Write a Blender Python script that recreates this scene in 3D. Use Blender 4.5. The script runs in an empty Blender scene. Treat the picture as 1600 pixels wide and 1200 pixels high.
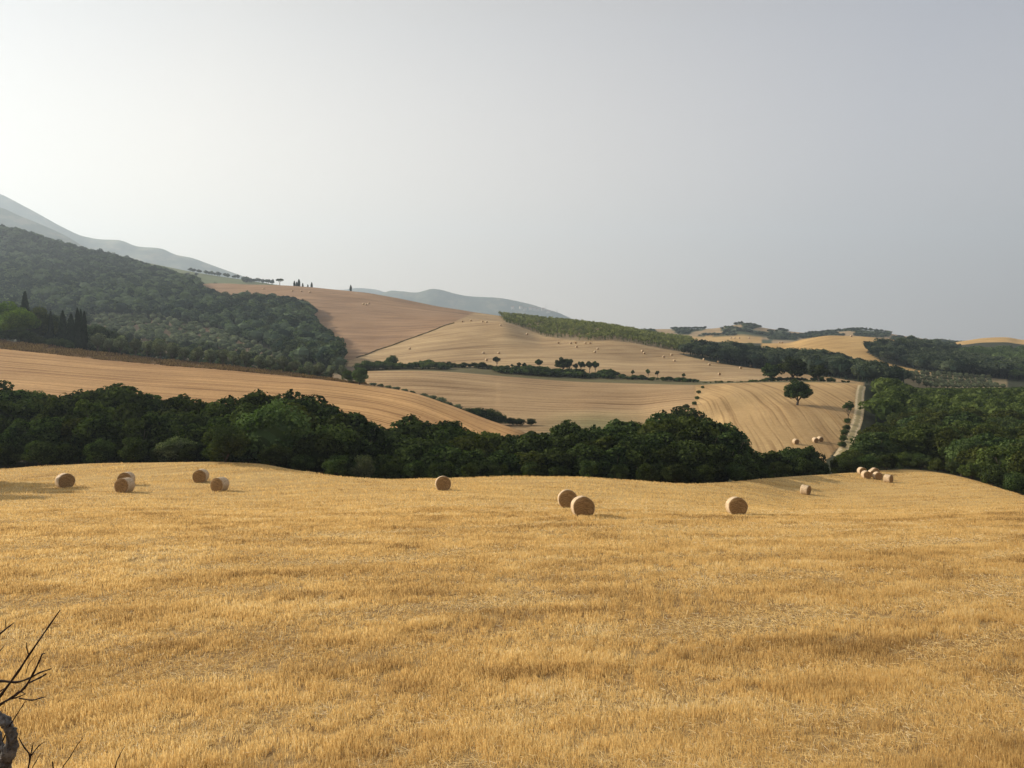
import bpy, math, random
import numpy as np
random.seed(7)
RNG = np.random.default_rng(11)
R = math.radians
scene = bpy.context.scene
COL = scene.collection

# ------------------------------------------------------------ camera, world, sun, exposure
F = 1248.0          # focal length in photo pixels (1600 wide)
HZ = 520.0          # eye-level line in the photo
cam_d = bpy.data.cameras.new("Camera")
cam = bpy.data.objects.new("Camera", cam_d); COL.objects.link(cam)
cam.location = (0, 0, 0); cam.rotation_euler = (R(90), 0, 0)
cam_d.sensor_width = 36; cam_d.lens = 36*F/1600; cam_d.shift_y = -(600-HZ)/1600
cam_d.clip_start = 0.1; cam_d.clip_end = 60000
scene.camera = cam

SUN_AZ, SUN_EL = 71.0, 24.0      # degrees left of the view direction, above the horizon
w = bpy.data.worlds.new("World"); scene.world = w; w.use_nodes = True
nt = w.node_tree; nt.nodes.clear()
out = nt.nodes.new("ShaderNodeOutputWorld")
bg = nt.nodes.new("ShaderNodeBackground"); bg.inputs[1].default_value = 0.15
sky = nt.nodes.new("ShaderNodeTexSky"); sky.sky_type = 'NISHITA'; sky.sun_disc = False
sky.sun_elevation = R(SUN_EL); sky.sun_rotation = R(-SUN_AZ)
sky.altitude = 300; sky.air_density = 1.0; sky.dust_density = 6.0; sky.ozone_density = 2.0
hsv = nt.nodes.new("ShaderNodeHueSaturation"); hsv.inputs['Saturation'].default_value = 0.5
nt.links.new(sky.outputs[0], hsv.inputs['Color'])
# summer haze in the air above: a pale veil, brightest round the sun and fading to grey-blue away from it
tcw = nt.nodes.new("ShaderNodeTexCoord"); nrmw = nt.nodes.new("ShaderNodeVectorMath"); nrmw.operation = 'NORMALIZE'
nt.links.new(tcw.outputs['Generated'], nrmw.inputs[0])
dotw = nt.nodes.new("ShaderNodeVectorMath"); dotw.operation = 'DOT_PRODUCT'
dotw.inputs[1].default_value = (-math.sin(R(SUN_AZ))*math.cos(R(SUN_EL)), math.cos(R(SUN_AZ))*math.cos(R(SUN_EL)), math.sin(R(SUN_EL)))
nt.links.new(nrmw.outputs[0], dotw.inputs[0])
mr = nt.nodes.new("ShaderNodeMapRange"); mr.inputs['From Min'].default_value = -1; mr.inputs['From Max'].default_value = 1
nt.links.new(dotw.outputs['Value'], mr.inputs['Value'])
vr = nt.nodes.new("ShaderNodeValToRGB"); e = vr.color_ramp.elements
VEIL = [(0.0, (1.8, 1.92, 2.15)), (0.38, (2.12, 2.12, 2.22)), (0.50, (2.42, 2.40, 2.50)), (0.65, (3.22, 3.04, 2.86)), (0.84, (4.20, 3.92, 3.48)), (0.92, (4.15, 3.98, 3.68)), (1.0, (5.4, 5.2, 4.7))]
while len(e) < len(VEIL): e.new(0.5)
for q, (p, c) in zip(e, VEIL): q.position = p; q.color = (*c, 1)
nt.links.new(mr.outputs[0], vr.inputs[0])
mixw = nt.nodes.new("ShaderNodeMix"); mixw.data_type = 'RGBA'; mixw.inputs[0].default_value = 0.95
sepw = nt.nodes.new("ShaderNodeSeparateXYZ"); nt.links.new(nrmw.outputs[0], sepw.inputs[0])
er = nt.nodes.new("ShaderNodeMapRange"); er.inputs['From Min'].default_value = 0.0; er.inputs['From Max'].default_value = 0.40
er.inputs['To Min'].default_value = 1.52; er.inputs['To Max'].default_value = 0.72; nt.links.new(sepw.outputs[2], er.inputs['Value'])
vm = nt.nodes.new("ShaderNodeVectorMath"); vm.operation = 'SCALE'; nt.links.new(er.outputs[0], vm.inputs['Scale'])
wr = nt.nodes.new('ShaderNodeMix'); wr.data_type = 'RGBA'; wf = nt.nodes.new('ShaderNodeMapRange'); wf.inputs['From Max'].default_value = 0.35; nt.links.new(sepw.outputs[2], wf.inputs['Value'])
wr.inputs[6].default_value = (1.09, 1.0, 0.88, 1); wr.inputs[7].default_value = (0.97, 0.99, 1.06, 1); nt.links.new(wf.outputs[0], wr.inputs[0])
wm = nt.nodes.new('ShaderNodeMix'); wm.data_type = 'RGBA'; wm.blend_type = 'MULTIPLY'; wm.inputs[0].default_value = 1; nt.links.new(vr.outputs[0], wm.inputs[6]); nt.links.new(wr.outputs[2], wm.inputs[7]); nt.links.new(wm.outputs[2], vm.inputs[0])
nt.links.new(hsv.outputs[0], mixw.inputs[6]); nt.links.new(vm.outputs[0], mixw.inputs[7])
nt.links.new(mixw.outputs[2], bg.inputs[0]); nt.links.new(bg.outputs[0], out.inputs[0])

sun_d = bpy.data.lights.new("Sun", 'SUN'); sun_d.energy = 4.7; sun_d.angle = R(0.6)
sun_d.color = (1.0, 0.88, 0.72)
sun = bpy.data.objects.new("Sun", sun_d); COL.objects.link(sun)
az, el = R(SUN_AZ), R(SUN_EL)
sdir = (-math.sin(az)*math.cos(el), math.cos(az)*math.cos(el), math.sin(el))   # towards the sun
from mathutils import Vector, Matrix
sun.rotation_euler = Vector(sdir).to_track_quat('Z', 'Y').to_euler()
sun.location = (-200, 60, 300)

vs = scene.view_settings
vs.view_transform = 'Standard'; vs.look = 'None'; vs.gamma = 1; vs.use_curve_mapping = False
vs.exposure = 0.66
scene.cycles.max_bounces = 4; scene.cycles.diffuse_bounces = 2; scene.cycles.glossy_bounces = 1
scene.cycles.transmission_bounces = 2; scene.cycles.transparent_max_bounces = 6
scene.cycles.volume_bounces = 0
scene.cycles.use_denoising = True
scene.cycles.use_adaptive_sampling = True
scene.cycles.adaptive_threshold = 0.02

# ------------------------------------------------------------ helpers
def tag(o, label=None, cat=None, group=None, kind=None):
    if label: o['label'] = label
    if cat: o['category'] = cat
    if group: o['group'] = group
    if kind: o['kind'] = kind
    return o

def mesh_np(name, V, Fa, mats, parent=None, attrs=None, smooth=False, mat_idx=None):
    """V (n,3); Fa (m,k) faces with k corners each"""
    V = np.asarray(V, dtype=np.float32); Fa = np.asarray(Fa, dtype=np.int32)
    me = bpy.data.meshes.new(name)
    m, k = Fa.shape
    me.vertices.add(len(V)); me.vertices.foreach_set('co', V.ravel())
    me.loops.add(m*k); me.loops.foreach_set('vertex_index', Fa.ravel())
    me.polygons.add(m)
    me.polygons.foreach_set('loop_start', np.arange(0, m*k, k, dtype=np.int32))
    me.polygons.foreach_set('loop_total', np.full(m, k, dtype=np.int32))
    if mat_idx is not None: me.polygons.foreach_set('material_index', np.asarray(mat_idx, dtype=np.int32))
    me.polygons.foreach_set('use_smooth', np.full(m, bool(smooth)))
    for a, (typ, data) in (attrs or {}).items():
        at = me.attributes.new(a, typ, 'POINT')
        key = {'FLOAT': 'value', 'FLOAT_VECTOR': 'vector', 'FLOAT_COLOR': 'color'}[typ]
        at.data.foreach_set(key, np.asarray(data, dtype=np.float32).ravel())
    for mt in mats: me.materials.append(mt)
    me.update(); me.validate(verbose=False)
    o = bpy.data.objects.new(name, me); COL.objects.link(o)
    if parent: o.parent = parent
    return o

def ci(pts, x):       # monotone-smooth interpolation of (x, y) control points
    pts = sorted(pts); xs = np.array([p[0] for p in pts], float); ys = np.array([p[1] for p in pts], float)
    return pchip(xs, ys, np.clip(x, xs[0], xs[-1]))

def pchip(x, y, xi):
    h = np.diff(x); d = np.diff(y)/h; n = len(x)
    m = np.zeros(n)
    if n == 2: m[:] = d[0]
    else:
        for i in range(1, n-1):
            if d[i-1]*d[i] > 0:
                w1 = 2*h[i]+h[i-1]; w2 = h[i]+2*h[i-1]
                m[i] = (w1+w2)/(w1/d[i-1]+w2/d[i])
        m[0] = d[0]; m[-1] = d[-1]
    k = np.clip(np.searchsorted(x, xi, side='right')-1, 0, n-2)
    t = (xi-x[k])/h[k]
    return ((1+2*t)*(1-t)**2*y[k] + t*(1-t)**2*h[k]*m[k] + t*t*(3-2*t)*y[k+1] + t*t*(t-1)*h[k]*m[k+1])

def vnoise(x, y, seed=0):      # smooth value noise, vectorised
    xi = np.floor(x).astype(np.int64); yi = np.floor(y).astype(np.int64)
    fx = x-xi; fy = y-yi; fx = fx*fx*(3-2*fx); fy = fy*fy*(3-2*fy)
    def h(a, b):
        n = (a*374761393 + b*668265263 + seed*974634541) & 0xffffffff
        n = ((n ^ (n >> 13))*1274126177) & 0xffffffff
        return ((n ^ (n >> 16)) & 0xffff)/65535.0
    return (h(xi, yi)*(1-fx)+h(xi+1, yi)*fx)*(1-fy) + (h(xi, yi+1)*(1-fx)+h(xi+1, yi+1)*fx)*fy
def fbm(x, y, oct=4, seed=0):
    s = 0; a = 0.5
    for i in range(oct):
        s = s + a*(vnoise(x*2**i, y*2**i, seed+i)-0.5); a *= 0.5
    return s

def inpoly(px, py, poly):
    px = np.asarray(px, float); py = np.asarray(py, float)
    c = np.zeros(px.shape, bool); n = len(poly)
    for i in range(n):
        x1, y1 = poly[i]; x2, y2 = poly[(i+1) % n]
        if y1 == y2: continue
        c ^= ((y1 > py) != (y2 > py)) & (px < (x2-x1)*(py-y1)/(y2-y1)+x1)
    return c

# ------------------------------------------------------------ materials
def newmat(name):
    m = bpy.data.materials.new(name); m.use_nodes = True
    n = m.node_tree; b = n.nodes['Principled BSDF']
    b.inputs['Roughness'].default_value = 0.9
    b.inputs['Specular IOR Level'].default_value = 0.15
    return m, n, b
def N(n, t, **kw):
    nd = n.nodes.new(t)
    for k, v in kw.items():
        if hasattr(nd, k) and not k[0].isupper(): setattr(nd, k, v)
        else: nd.inputs[k].default_value = v
    return nd
def ramp(n, fac, stops, interp='LINEAR'):
    r = n.nodes.new('ShaderNodeValToRGB'); r.color_ramp.interpolation = interp
    e = r.color_ramp.elements
    while len(e) < len(stops): e.new(0.5)
    for el_, (p, c) in zip(e, stops):
        el_.position = p; el_.color = (*c, 1) if len(c) == 3 else c
    n.links.new(fac, r.inputs[0]); return r.outputs[0]
def mixc(n, blend, fac, a, b):
    m = n.nodes.new('ShaderNodeMix'); m.data_type = 'RGBA'; m.blend_type = blend
    for sock, v in ((m.inputs[0], fac), (m.inputs[6], a), (m.inputs[7], b)):
        if hasattr(v, 'is_linked'): n.links.new(v, sock)
        else: sock.default_value = v if not isinstance(v, tuple) or len(v) == 4 else (*v, 1)
    return m.outputs[2]
def mth(n, op, a, b=None):
    m = n.nodes.new('ShaderNodeMath'); m.operation = op
    for sock, v in ((m.inputs[0], a), (m.inputs[1], b)):
        if v is None: continue
        if hasattr(v, 'is_linked'): n.links.new(v, sock)
        else: sock.default_value = v
    return m.outputs[0]

def foliage_mat(name, dark, light, trans=0.25, hue=0.035):
    m = bpy.data.materials.new(name); m.use_nodes = True; n = m.node_tree; n.nodes.clear()
    o = n.nodes.new('ShaderNodeOutputMaterial')
    at = N(n, 'ShaderNodeAttribute', attribute_name='shade')
    oi = n.nodes.new('ShaderNodeObjectInfo')
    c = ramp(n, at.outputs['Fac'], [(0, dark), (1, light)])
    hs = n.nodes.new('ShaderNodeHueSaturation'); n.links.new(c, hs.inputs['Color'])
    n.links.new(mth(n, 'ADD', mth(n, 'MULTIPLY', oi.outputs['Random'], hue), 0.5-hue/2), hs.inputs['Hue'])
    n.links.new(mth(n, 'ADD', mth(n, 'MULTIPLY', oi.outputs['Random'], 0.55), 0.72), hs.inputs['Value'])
    d = n.nodes.new('ShaderNodeBsdfDiffuse'); t = n.nodes.new('ShaderNodeBsdfTranslucent')
    n.links.new(hs.outputs[0], d.inputs[0])
    n.links.new(mixc(n, 'MULTIPLY', 1.0, hs.outputs[0], (1.0, 1.15, 0.5)), t.inputs[0])
    g = n.nodes.new('ShaderNodeBsdfGlossy'); g.inputs['Roughness'].default_value = 0.45
    g.inputs[0].default_value = (0.9, 0.95, 1, 1)
    mx = n.nodes.new('ShaderNodeMixShader'); mx.inputs[0].default_value = trans
    n.links.new(d.outputs[0], mx.inputs[1]); n.links.new(t.outputs[0], mx.inputs[2])
    m2 = n.nodes.new('ShaderNodeMixShader'); m2.inputs[0].default_value = 0.0
    n.links.new(mx.outputs[0], m2.inputs[1]); n.links.new(g.outputs[0], m2.inputs[2])
    n.links.new(m2.outputs[0], o.inputs[0])
    return m

M = {}
M['oak'] = foliage_mat('leaves_oak', (0.012, 0.021, 0.009), (0.080, 0.108, 0.036))
M['wood'] = foliage_mat('leaves_wood', (0.030, 0.042, 0.012), (0.100, 0.120, 0.034))
M['oak_light'] = foliage_mat('leaves_light', (0.045, 0.070, 0.025), (0.115, 0.155, 0.060))
M['forest'] = foliage_mat('leaves_forest', (0.020, 0.033, 0.024), (0.110, 0.138, 0.082))
M['olive'] = foliage_mat('leaves_olive', (0.075, 0.092, 0.052), (0.22, 0.24, 0.15), hue=0.03)
M['olive_dark'] = foliage_mat('leaves_olive_dark', (0.045, 0.058, 0.030), (0.150, 0.170, 0.090), hue=0.03)
M['cypress'] = foliage_mat('leaves_cypress', (0.010, 0.018, 0.010), (0.026, 0.042, 0.020), trans=0.05, hue=0.02)
M['pine'] = foliage_mat('leaves_pine', (0.060, 0.100, 0.014), (0.18, 0.25, 0.035), hue=0.02)
M['poplar'] = foliage_mat('leaves_poplar', (0.120, 0.140, 0.050), (0.29, 0.31, 0.11), hue=0.03)
M['shrub'] = foliage_mat('leaves_shrub', (0.035, 0.055, 0.022), (0.100, 0.130, 0.045))
M['drygrass'] = foliage_mat('dry_grass', (0.09, 0.055, 0.032), (0.42, 0.28, 0.15), hue=0.01)

m, n, b = newmat('bark'); M['bark'] = m
ns = N(n, 'ShaderNodeTexNoise', Scale=6.0, Detail=5.0)
n.links.new(ramp(n, ns.outputs[0], [(0.3, (0.035, 0.027, 0.020)), (0.7, (0.11, 0.09, 0.07))]), b.inputs['Base Color'])

m, n, b = newmat('grey_bark'); M['grey_bark'] = m
tc = n.nodes.new('ShaderNodeTexCoord')
ns = N(n, 'ShaderNodeTexNoise', Scale=28.0, Detail=6.0, Roughness=0.7); n.links.new(tc.outputs['Object'], ns.inputs[0])
ns2 = N(n, 'ShaderNodeTexNoise', Scale=9.0, Detail=3.0); n.links.new(tc.outputs['Object'], ns2.inputs[0])
c1 = ramp(n, ns.outputs[0], [(0.35, (0.045, 0.038, 0.034)), (0.6, (0.16, 0.145, 0.13))])
c2 = mixc(n, 'MIX', ramp(n, ns2.outputs[0], [(0.55, (0, 0, 0)), (0.62, (1, 1, 1))]), c1, (0.22, 0.21, 0.20))
n.links.new(c2, b.inputs['Base Color'])
bp = N(n, 'ShaderNodeBump', Strength=1.0, Distance=0.02); n.links.new(ns.outputs[0], bp.inputs['Height']); n.links.new(bp.outputs[0], b.inputs['Normal'])
m, n, b = newmat('twig_bark'); M['twig'] = m
b.inputs['Base Color'].default_value = (0.028, 0.018, 0.014, 1)

# land: colour attribute x row pattern (rows follow attribute 'fc' = metres across / along the rows)
def land_mat(name, strength=1.0):
    m, n, b = newmat(name)
    col = N(n, 'ShaderNodeAttribute', attribute_name='land')
    fc = N(n, 'ShaderNodeAttribute', attribute_name='fc')
    cp = N(n, 'ShaderNodeAttribute', attribute_name='crop')
    geo = n.nodes.new('ShaderNodeNewGeometry')
    warp = N(n, 'ShaderNodeTexNoise', Scale=0.012, Detail=2.0); n.links.new(geo.outputs['Position'], warp.inputs[0])
    def rows(su, sv, detail=2.0, wamt=6.0, rough=0.5):
        mp = n.nodes.new('ShaderNodeMapping'); mp.inputs['Scale'].default_value = (su, sv, 1)
        ad = n.nodes.new('ShaderNodeVectorMath'); ad.operation = 'MULTIPLY_ADD'
        n.links.new(warp.outputs['Color'], ad.inputs[0]); ad.inputs[1].default_value = (wamt, wamt, 0)
        n.links.new(fc.outputs['Vector'], ad.inputs[2]); n.links.new(ad.outputs[0], mp.inputs[0])
        t = N(n, 'ShaderNodeTexNoise', Scale=1.0, Detail=detail, Roughness=rough); n.links.new(mp.outputs[0], t.inputs[0])
        return t.outputs[0]
    a1 = ramp(n, rows(0.30, 0.006), [(0.34, (0.68, 0.62, 0.56)), (0.47, (0.97, 0.97, 0.96)), (0.62, (1.0, 1.0, 1.0)), (0.72, (1.18, 1.16, 1.10))])
    a2 = ramp(n, rows(0.75, 0.012), [(0.36, (0.60, 0.54, 0.47)), (0.48, (1, 1, 1))])
    a3 = ramp(n, rows(0.05, 0.012, 3), [(0.3, (0.80, 0.75, 0.70)), (0.7, (1.12, 1.10, 1.06))])
    big = N(n, 'ShaderNodeTexNoise', Scale=0.02, Detail=5.0, Roughness=0.6); n.links.new(geo.outputs['Position'], big.inputs[0])
    a4 = ramp(n, big.outputs[0], [(0.3, (0.84, 0.80, 0.76)), (0.7, (1.12, 1.12, 1.12))])
    fine = N(n, 'ShaderNodeTexNoise', Scale=0.9, Detail=4.0, Roughness=0.7); n.links.new(geo.outputs['Position'], fine.inputs[0])
    a5 = ramp(n, fine.outputs[0], [(0.3, (0.82, 0.80, 0.78)), (0.7, (1.12, 1.12, 1.12))])
    p = mixc(n, 'MULTIPLY', 1.0, mixc(n, 'MULTIPLY', 1.0, a1, a2), a3)
    c = mixc(n, 'MULTIPLY', mth(n, 'MULTIPLY', cp.outputs['Fac'], strength), col.outputs['Color'], p)
    c = mixc(n, 'MULTIPLY', 1.0, c, a4); c = mixc(n, 'MULTIPLY', 1.0, c, a5)
    n.links.new(c, b.inputs['Base Color'])
    bp = N(n, 'ShaderNodeBump', Strength=0.5, Distance=0.35)
    n.links.new(mth(n, 'ADD', mth(n, 'MULTIPLY', rows(0.75, 0.012), cp.outputs['Fac']), mth(n, 'MULTIPLY', fine.outputs[0], 0.4)), bp.inputs['Height'])
    n.links.new(bp.outputs[0], b.inputs['Normal'])
    return m
M['land'] = land_mat('land')

# ------------------------------------------------------------ terrain: ridges and valleys as curves
# each curve: (px, distance, value) where value is the eye-ray row of the ground there, or ('z', height)
zv = lambda z: ('z', z)
curves = [
 [(0, 1.5, zv(-1.75))],
 [(0, 3, zv(-2.15))],
 [(0, 8, zv(-5.3))],
 [(0, 14, zv(-7.9))],
 [(0, 30, zv(-9.7)), (1600, 30, zv(-9.5))],
 [(0, 52, 812), (600, 52, 812), (900, 53, 808), (1000, 55, 806), (1150, 58, 805), (1300, 60, 803.5), (1600, 62, 797)],
 [(0, 80, 767), (400, 80, 770), (700, 78, 768), (900, 80, 776), (1050, 85, 778), (1150, 92, 783), (1250, 95, 794), (1400, 97, 797), (1600, 90, 796)],
 [(0, 94, 750), (400, 91, 749), (700, 94, 757), (900, 96, 758), (1050, 102, 765), (1150, 114, 766), (1250, 126, 770.5), (1400, 138, 764), (1600, 108, 787)],
 # edge of the near field
 [(-100, 108, 736), (0, 108, 733), (60, 107, 729), (200, 105, 725), (320, 102, 725), (400, 100, 728), (480, 100, 738), (550, 102, 746), (620, 104, 749), (700, 105, 748), (800, 109, 745), (900, 112, 746), (1000, 115, 752), (1080, 118, 756), (1150, 127, 753), (1200, 136, 748), (1300, 152, 743), (1350, 162, 740), (1420, 170, 738), (1470, 164, 742), (1520, 150, 752), (1600, 130, 775), (1700, 118, 800)],
 # gully
 [(0, 128, zv(-21.5)), (400, 122, zv(-21.5)), (550, 125, zv(-26)), (1000, 138, zv(-28)), (1150, 148, zv(-29)), (1300, 182, zv(-33)), (1420, 205, zv(-34)), (1600, 160, zv(-33))],
 [(0, 188, zv(-22.5)), (400, 190, zv(-27)), (700, 190, zv(-31)), (815, 200, zv(-32)), (1000, 215, zv(-34)), (1150, 205, zv(-34.5)), (1300, 212, zv(-35)), (1420, 235, zv(-36)), (1600, 210, zv(-36))],
 # top edge of the left field
 [(-100, 340, 535), (0, 338, 545), (200, 330, 566), (400, 318, 583), (570, 305, 601), (640, 290, 613), (700, 272, 632), (760, 250, 655), (815, 236, 674), (860, 236, 692), (1000, 250, zv(-33.5)), (1085, 262, 677), (1150, 280, 652), (1245, 290, 637), (1330, 288, 645), (1450, 300, zv(-36)), (1600, 300, zv(-36))],
 [(-100, 362, 522), (0, 360, 531), (200, 350, 555), (400, 336, 577), (570, 316, 601), (640, 300, 615), (700, 281, 636), (760, 259, 661), (815, 246, 685), (900, 262, zv(-33.5)), (1000, 270, zv(-33)), (1085, 276, 665), (1150, 295, 641), (1245, 305, 628), (1330, 303, 634), (1450, 335, zv(-36)), (1600, 335, zv(-36))],
 # valley behind it
 [(0, 410, zv(-12)), (200, 395, zv(-19)), (400, 375, zv(-27)), (550, 350, zv(-30)), (700, 320, zv(-33)), (815, 290, zv(-34)), (900, 290, 664), (1000, 305, 655), (1085, 315, 632), (1150, 330, 613), (1245, 340, 608), (1330, 335, 614), (1450, 385, zv(-36)), (1600, 385, zv(-35))],
 # top of the middle field, crest of the field with the lone tree
 [(0, 520, zv(-12)), (200, 500, zv(-18)), (400, 470, zv(-25)), (500, 440, zv(-25)), (560, 432, 580), (640, 430, 579), (800, 428, 590), (900, 425, 597), (1000, 420, 600), (1090, 400, 602), (1150, 378, 599), (1245, 372, 598), (1340, 368, 600), (1450, 440, zv(-35)), (1600, 440, zv(-33))],
 [(0, 620, 530), (200, 580, 543), (400, 530, 560), (500, 480, 570), (560, 465, 573), (700, 465, 573), (800, 460, 577), (900, 458, 583), (1000, 450, 590), (1090, 440, 596), (1150, 428, 597), (1245, 425, 595), (1340, 425, 600), (1400, 490, 603), (1450, 520, 606), (1600, 560, 604)],
 [(0, 760, 500), (200, 700, 515), (400, 640, 535), (500, 560, 556), (580, 540, 556), (700, 560, 546), (850, 560, 553), (1000, 560, 566), (1100, 550, 573), (1150, 545, 579), (1300, 525, 590), (1400, 570, 589), (1450, 600, 586), (1600, 640, 590)],
 [(0, 980, 445), (200, 900, 468), (400, 800, 495), (470, 760, 510), (550, 720, 515), (640, 720, 512), (700, 722, 506), (780, 740, 502), (850, 690, 527), (950, 660, 532), (1050, 640, 549), (1150, 625, 566), (1250, 620, 575), (1350, 640, 577), (1450, 720, 574), (1600, 780, 578)],
 [(0, 1350, 392), (200, 1200, 432), (400, 1000, 463), (470, 950, 470), (550, 920, 478), (700, 900, 489), (800, 880, 503), (850, 880, 504), (950, 870, 514), (1050, 820, 534), (1100, 800, 549), (1200, 780, 553), (1300, 780, 548), (1400, 790, 551), (1450, 850, 556), (1600, 920, 562)],
 # skyline of the middle hills
 [(-200, 1500, 330), (0, 1500, 362), (60, 1500, 377), (130, 1490, 397), (200, 1450, 414), (260, 1400, 432), (310, 1330, 445), (330, 1300, 444), (400, 1180, 445.5), (430, 1150, 446), (560, 1090, 457), (700, 1060, 481), (780, 1000, 493), (850, 980, 502), (900, 980, 508), (1000, 980, 524), (1100, 980, 533), (1225, 960, 536), (1260, 950, 529), (1300, 950, 524), (1340, 950, 525), (1400, 960, 531), (1450, 1020, 541), (1480, 1180, 537), (1510, 1200, 532), (1540, 1240, 528), (1570, 1240, 527), (1600, 1240, 531), (1700, 1200, 530)],
 [(-200, 1650, 345), (0, 1650, 375), (200, 1600, 425), (330, 1500, 452), (560, 1300, 466), (780, 1200, 505), (1000, 1200, 534), (1225, 1200, 545), (1400, 1200, 545), (1600, 1450, 545)],
 # far low hills
 [(-200, 2000, 350), (0, 2000, 372), (200, 2000, 406), (240, 2000, 414), (330, 2000, 431), (420, 2000, 445), (560, 1900, 462), (700, 1900, 490), (780, 1900, 502), (900, 1900, 513), (1000, 1900, 514), (1060, 1900, 514.5), (1110, 1900, 514), (1140, 1900, 510), (1160, 1900, 506.5), (1180, 1900, 510), (1215, 1900, 515), (1270, 1900, 520), (1300, 1900, 518), (1340, 1900, 515.5), (1375, 1900, 518), (1400, 1900, 523), (1450, 1900, 530), (1500, 1900, 536), (1600, 1900, 536)],
 [(-200, 2900, zv(-80)), (1800, 2900, zv(-110))],
 [(0, 5500, zv(-150))],
 [(0, 10500, zv(-160))],
]
nsub = [4, 8, 8, 60, 50, 34, 20, 16, 10, 14, 40, 10, 16, 26, 12, 20, 26, 26, 30, 12, 14, 16, 8, 8]
PX = np.concatenate([np.linspace(-3200, -600, 27)[:-1], np.linspace(-600, -240, 19)[:-1], np.arange(-240, 1841, 4), np.linspace(1840, 2200, 19)[1:], np.linspace(2200, 4800, 27)[1:]])
KY = np.zeros((len(curves), len(PX))); KZ = np.zeros_like(KY)
for k, c in enumerate(curves):
    if len(c) == 1: c = [c[0], (1600, c[0][1], c[0][2])]
    KY[k] = ci([(p[0], p[1]) for p in c], PX)
    zz = [(p[0], p[2][1] if isinstance(p[2], tuple) else None, p) for p in c]
    # work in heights; rows given in pixels are converted with the interpolated distance
    vals_py = [(p[0], HZ - (p[2][1]/p[1])*F if isinstance(p[2], tuple) else p[2]) for p in c]
    if any(isinstance(p[2], tuple) for p in c) and all(isinstance(p[2], tuple) for p in c):
        KZ[k] = ci([(p[0], p[2][1]) for p in c], PX)
    else:
        KZ[k] = -(ci(vals_py, PX)-HZ)/F*KY[k]
rowsY = []; kf = []
for k, ns_ in enumerate(nsub):
    for j in range(ns_): kf.append(k+j/ns_)
kf.append(len(curves)-1); kf = np.array(kf)
NR, NC = len(kf), len(PX)
GY = np.zeros((NR, NC)); GZ = np.zeros((NR, NC))
for c in range(NC):
    lo = np.clip(kf.astype(int), 0, len(curves)-2); t = kf-lo
    y = KY[lo, c]*(1-t)+KY[lo+1, c]*t
    GY[:, c] = y
    GZ[:, c] = pchip(KY[:, c], KZ[:, c], y)
GX = (PX[None, :]-800)/F*GY
# gentle unevenness (metres), growing with distance
amp = np.interp(GY, [0, 20, 100, 400, 1500, 30000], [0.03, 0.10, 0.25, 0.8, 5, 5])
GZ = GZ + amp*fbm(GX/np.interp(GY, [0, 100, 1500], [6, 22, 130]), GY/np.interp(GY, [0, 100, 1500], [6, 22, 130]), 3, 5)
GPY = HZ - GZ/GY*F

def ground(x, y):
    """terrain height and curve parameter at world points"""
    x = np.atleast_1d(np.asarray(x, float)); y = np.atleast_1d(np.asarray(y, float))
    px = 800 + x/y*F
    c = np.clip(np.searchsorted(PX, px, side='right')-1, 0, NC-2)
    t = np.clip((px-PX[c])/(PX[c+1]-PX[c]), 0, 1)
    z = np.zeros_like(x); kk = np.zeros_like(x)
    order = np.argsort(c, kind='stable'); cs = c[order]
    b0 = np.flatnonzero(np.r_[True, cs[1:] != cs[:-1]]); b1 = np.r_[b0[1:], len(cs)]
    for s, e in zip(b0, b1):
        ii = order[s:e]; cc = cs[s]
        z[ii] = np.interp(y[ii], GY[:, cc], GZ[:, cc])*(1-t[ii]) + np.interp(y[ii], GY[:, cc+1], GZ[:, cc+1])*t[ii]
        kk[ii] = np.interp(y[ii], GY[:, cc], kf)*(1-t[ii]) + np.interp(y[ii], GY[:, cc+1], kf)*t[ii]
    return z, kk
def gz(x, y): return float(ground(x, y)[0][0])
def hit(px, py, ymin, ymax):
    """where the sight line through a photo point meets the ground between two distances"""
    ys = np.linspace(ymin, ymax, 600); xs = (px-800)/F*ys
    z, _ = ground(xs, ys); d = (HZ - z/ys*F) - py
    s = np.flatnonzero((d[:-1] >= 0) & (d[1:] < 0))
    i = s[0] if len(s) else int(np.argmin(np.abs(d)))
    return float(xs[i]), float(ys[i]), float(z[i])

# ---- land use of each point of the ground
KI = dict(edge=8, gully=9, foot=10, ltop=11, lcrest=12, valley=13, mtop=14, upper=15, mid=16, utop=17, hill=18, sky=19, back=20, far=21)
POLY = dict(
 forest=[(-400, 200), (0, 340), (60, 355), (130, 372), (200, 395), (260, 420), (300, 438), (318, 458), (345, 470), (400, 470), (430, 474), (480, 484), (492, 492), (484, 505), (505, 528), (534, 562), (530, 585), (470, 580), (440, 555), (380, 535), (330, 515), (250, 498), (150, 495), (60, 520), (-400, 540)],
 grove=[(60, 520), (150, 497), (250, 500), (330, 517), (380, 537), (440, 557), (480, 585), (520, 600), (150, 600), (60, 560)],
 midwood=[(1060, 552), (1110, 556), (1225, 562), (1290, 568), (1350, 583), (1400, 594), (1420, 600), (1400, 606), (1350, 598), (1300, 590), (1190, 577), (1130, 569), (1070, 556)],
 darkwood=[(1352, 549), (1380, 547), (1440, 549), (1500, 561), (1545, 576), (1700, 584), (1700, 600), (1570, 592), (1500, 588), (1440, 580), (1380, 566)],
 hazewood=[(1470, 556), (1530, 554), (1600, 552), (1800, 552), (1800, 596), (1580, 594), (1540, 580), (1500, 566)],
 plant=[(780, 494), (850, 494), (1000, 510), (1060, 524), (1110, 545), (1150, 566), (1050, 547), (960, 531), (905, 533), (850, 526), (815, 511), (790, 503)],
)
S = lambda r, g, b_: np.array([r, g, b_])
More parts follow.
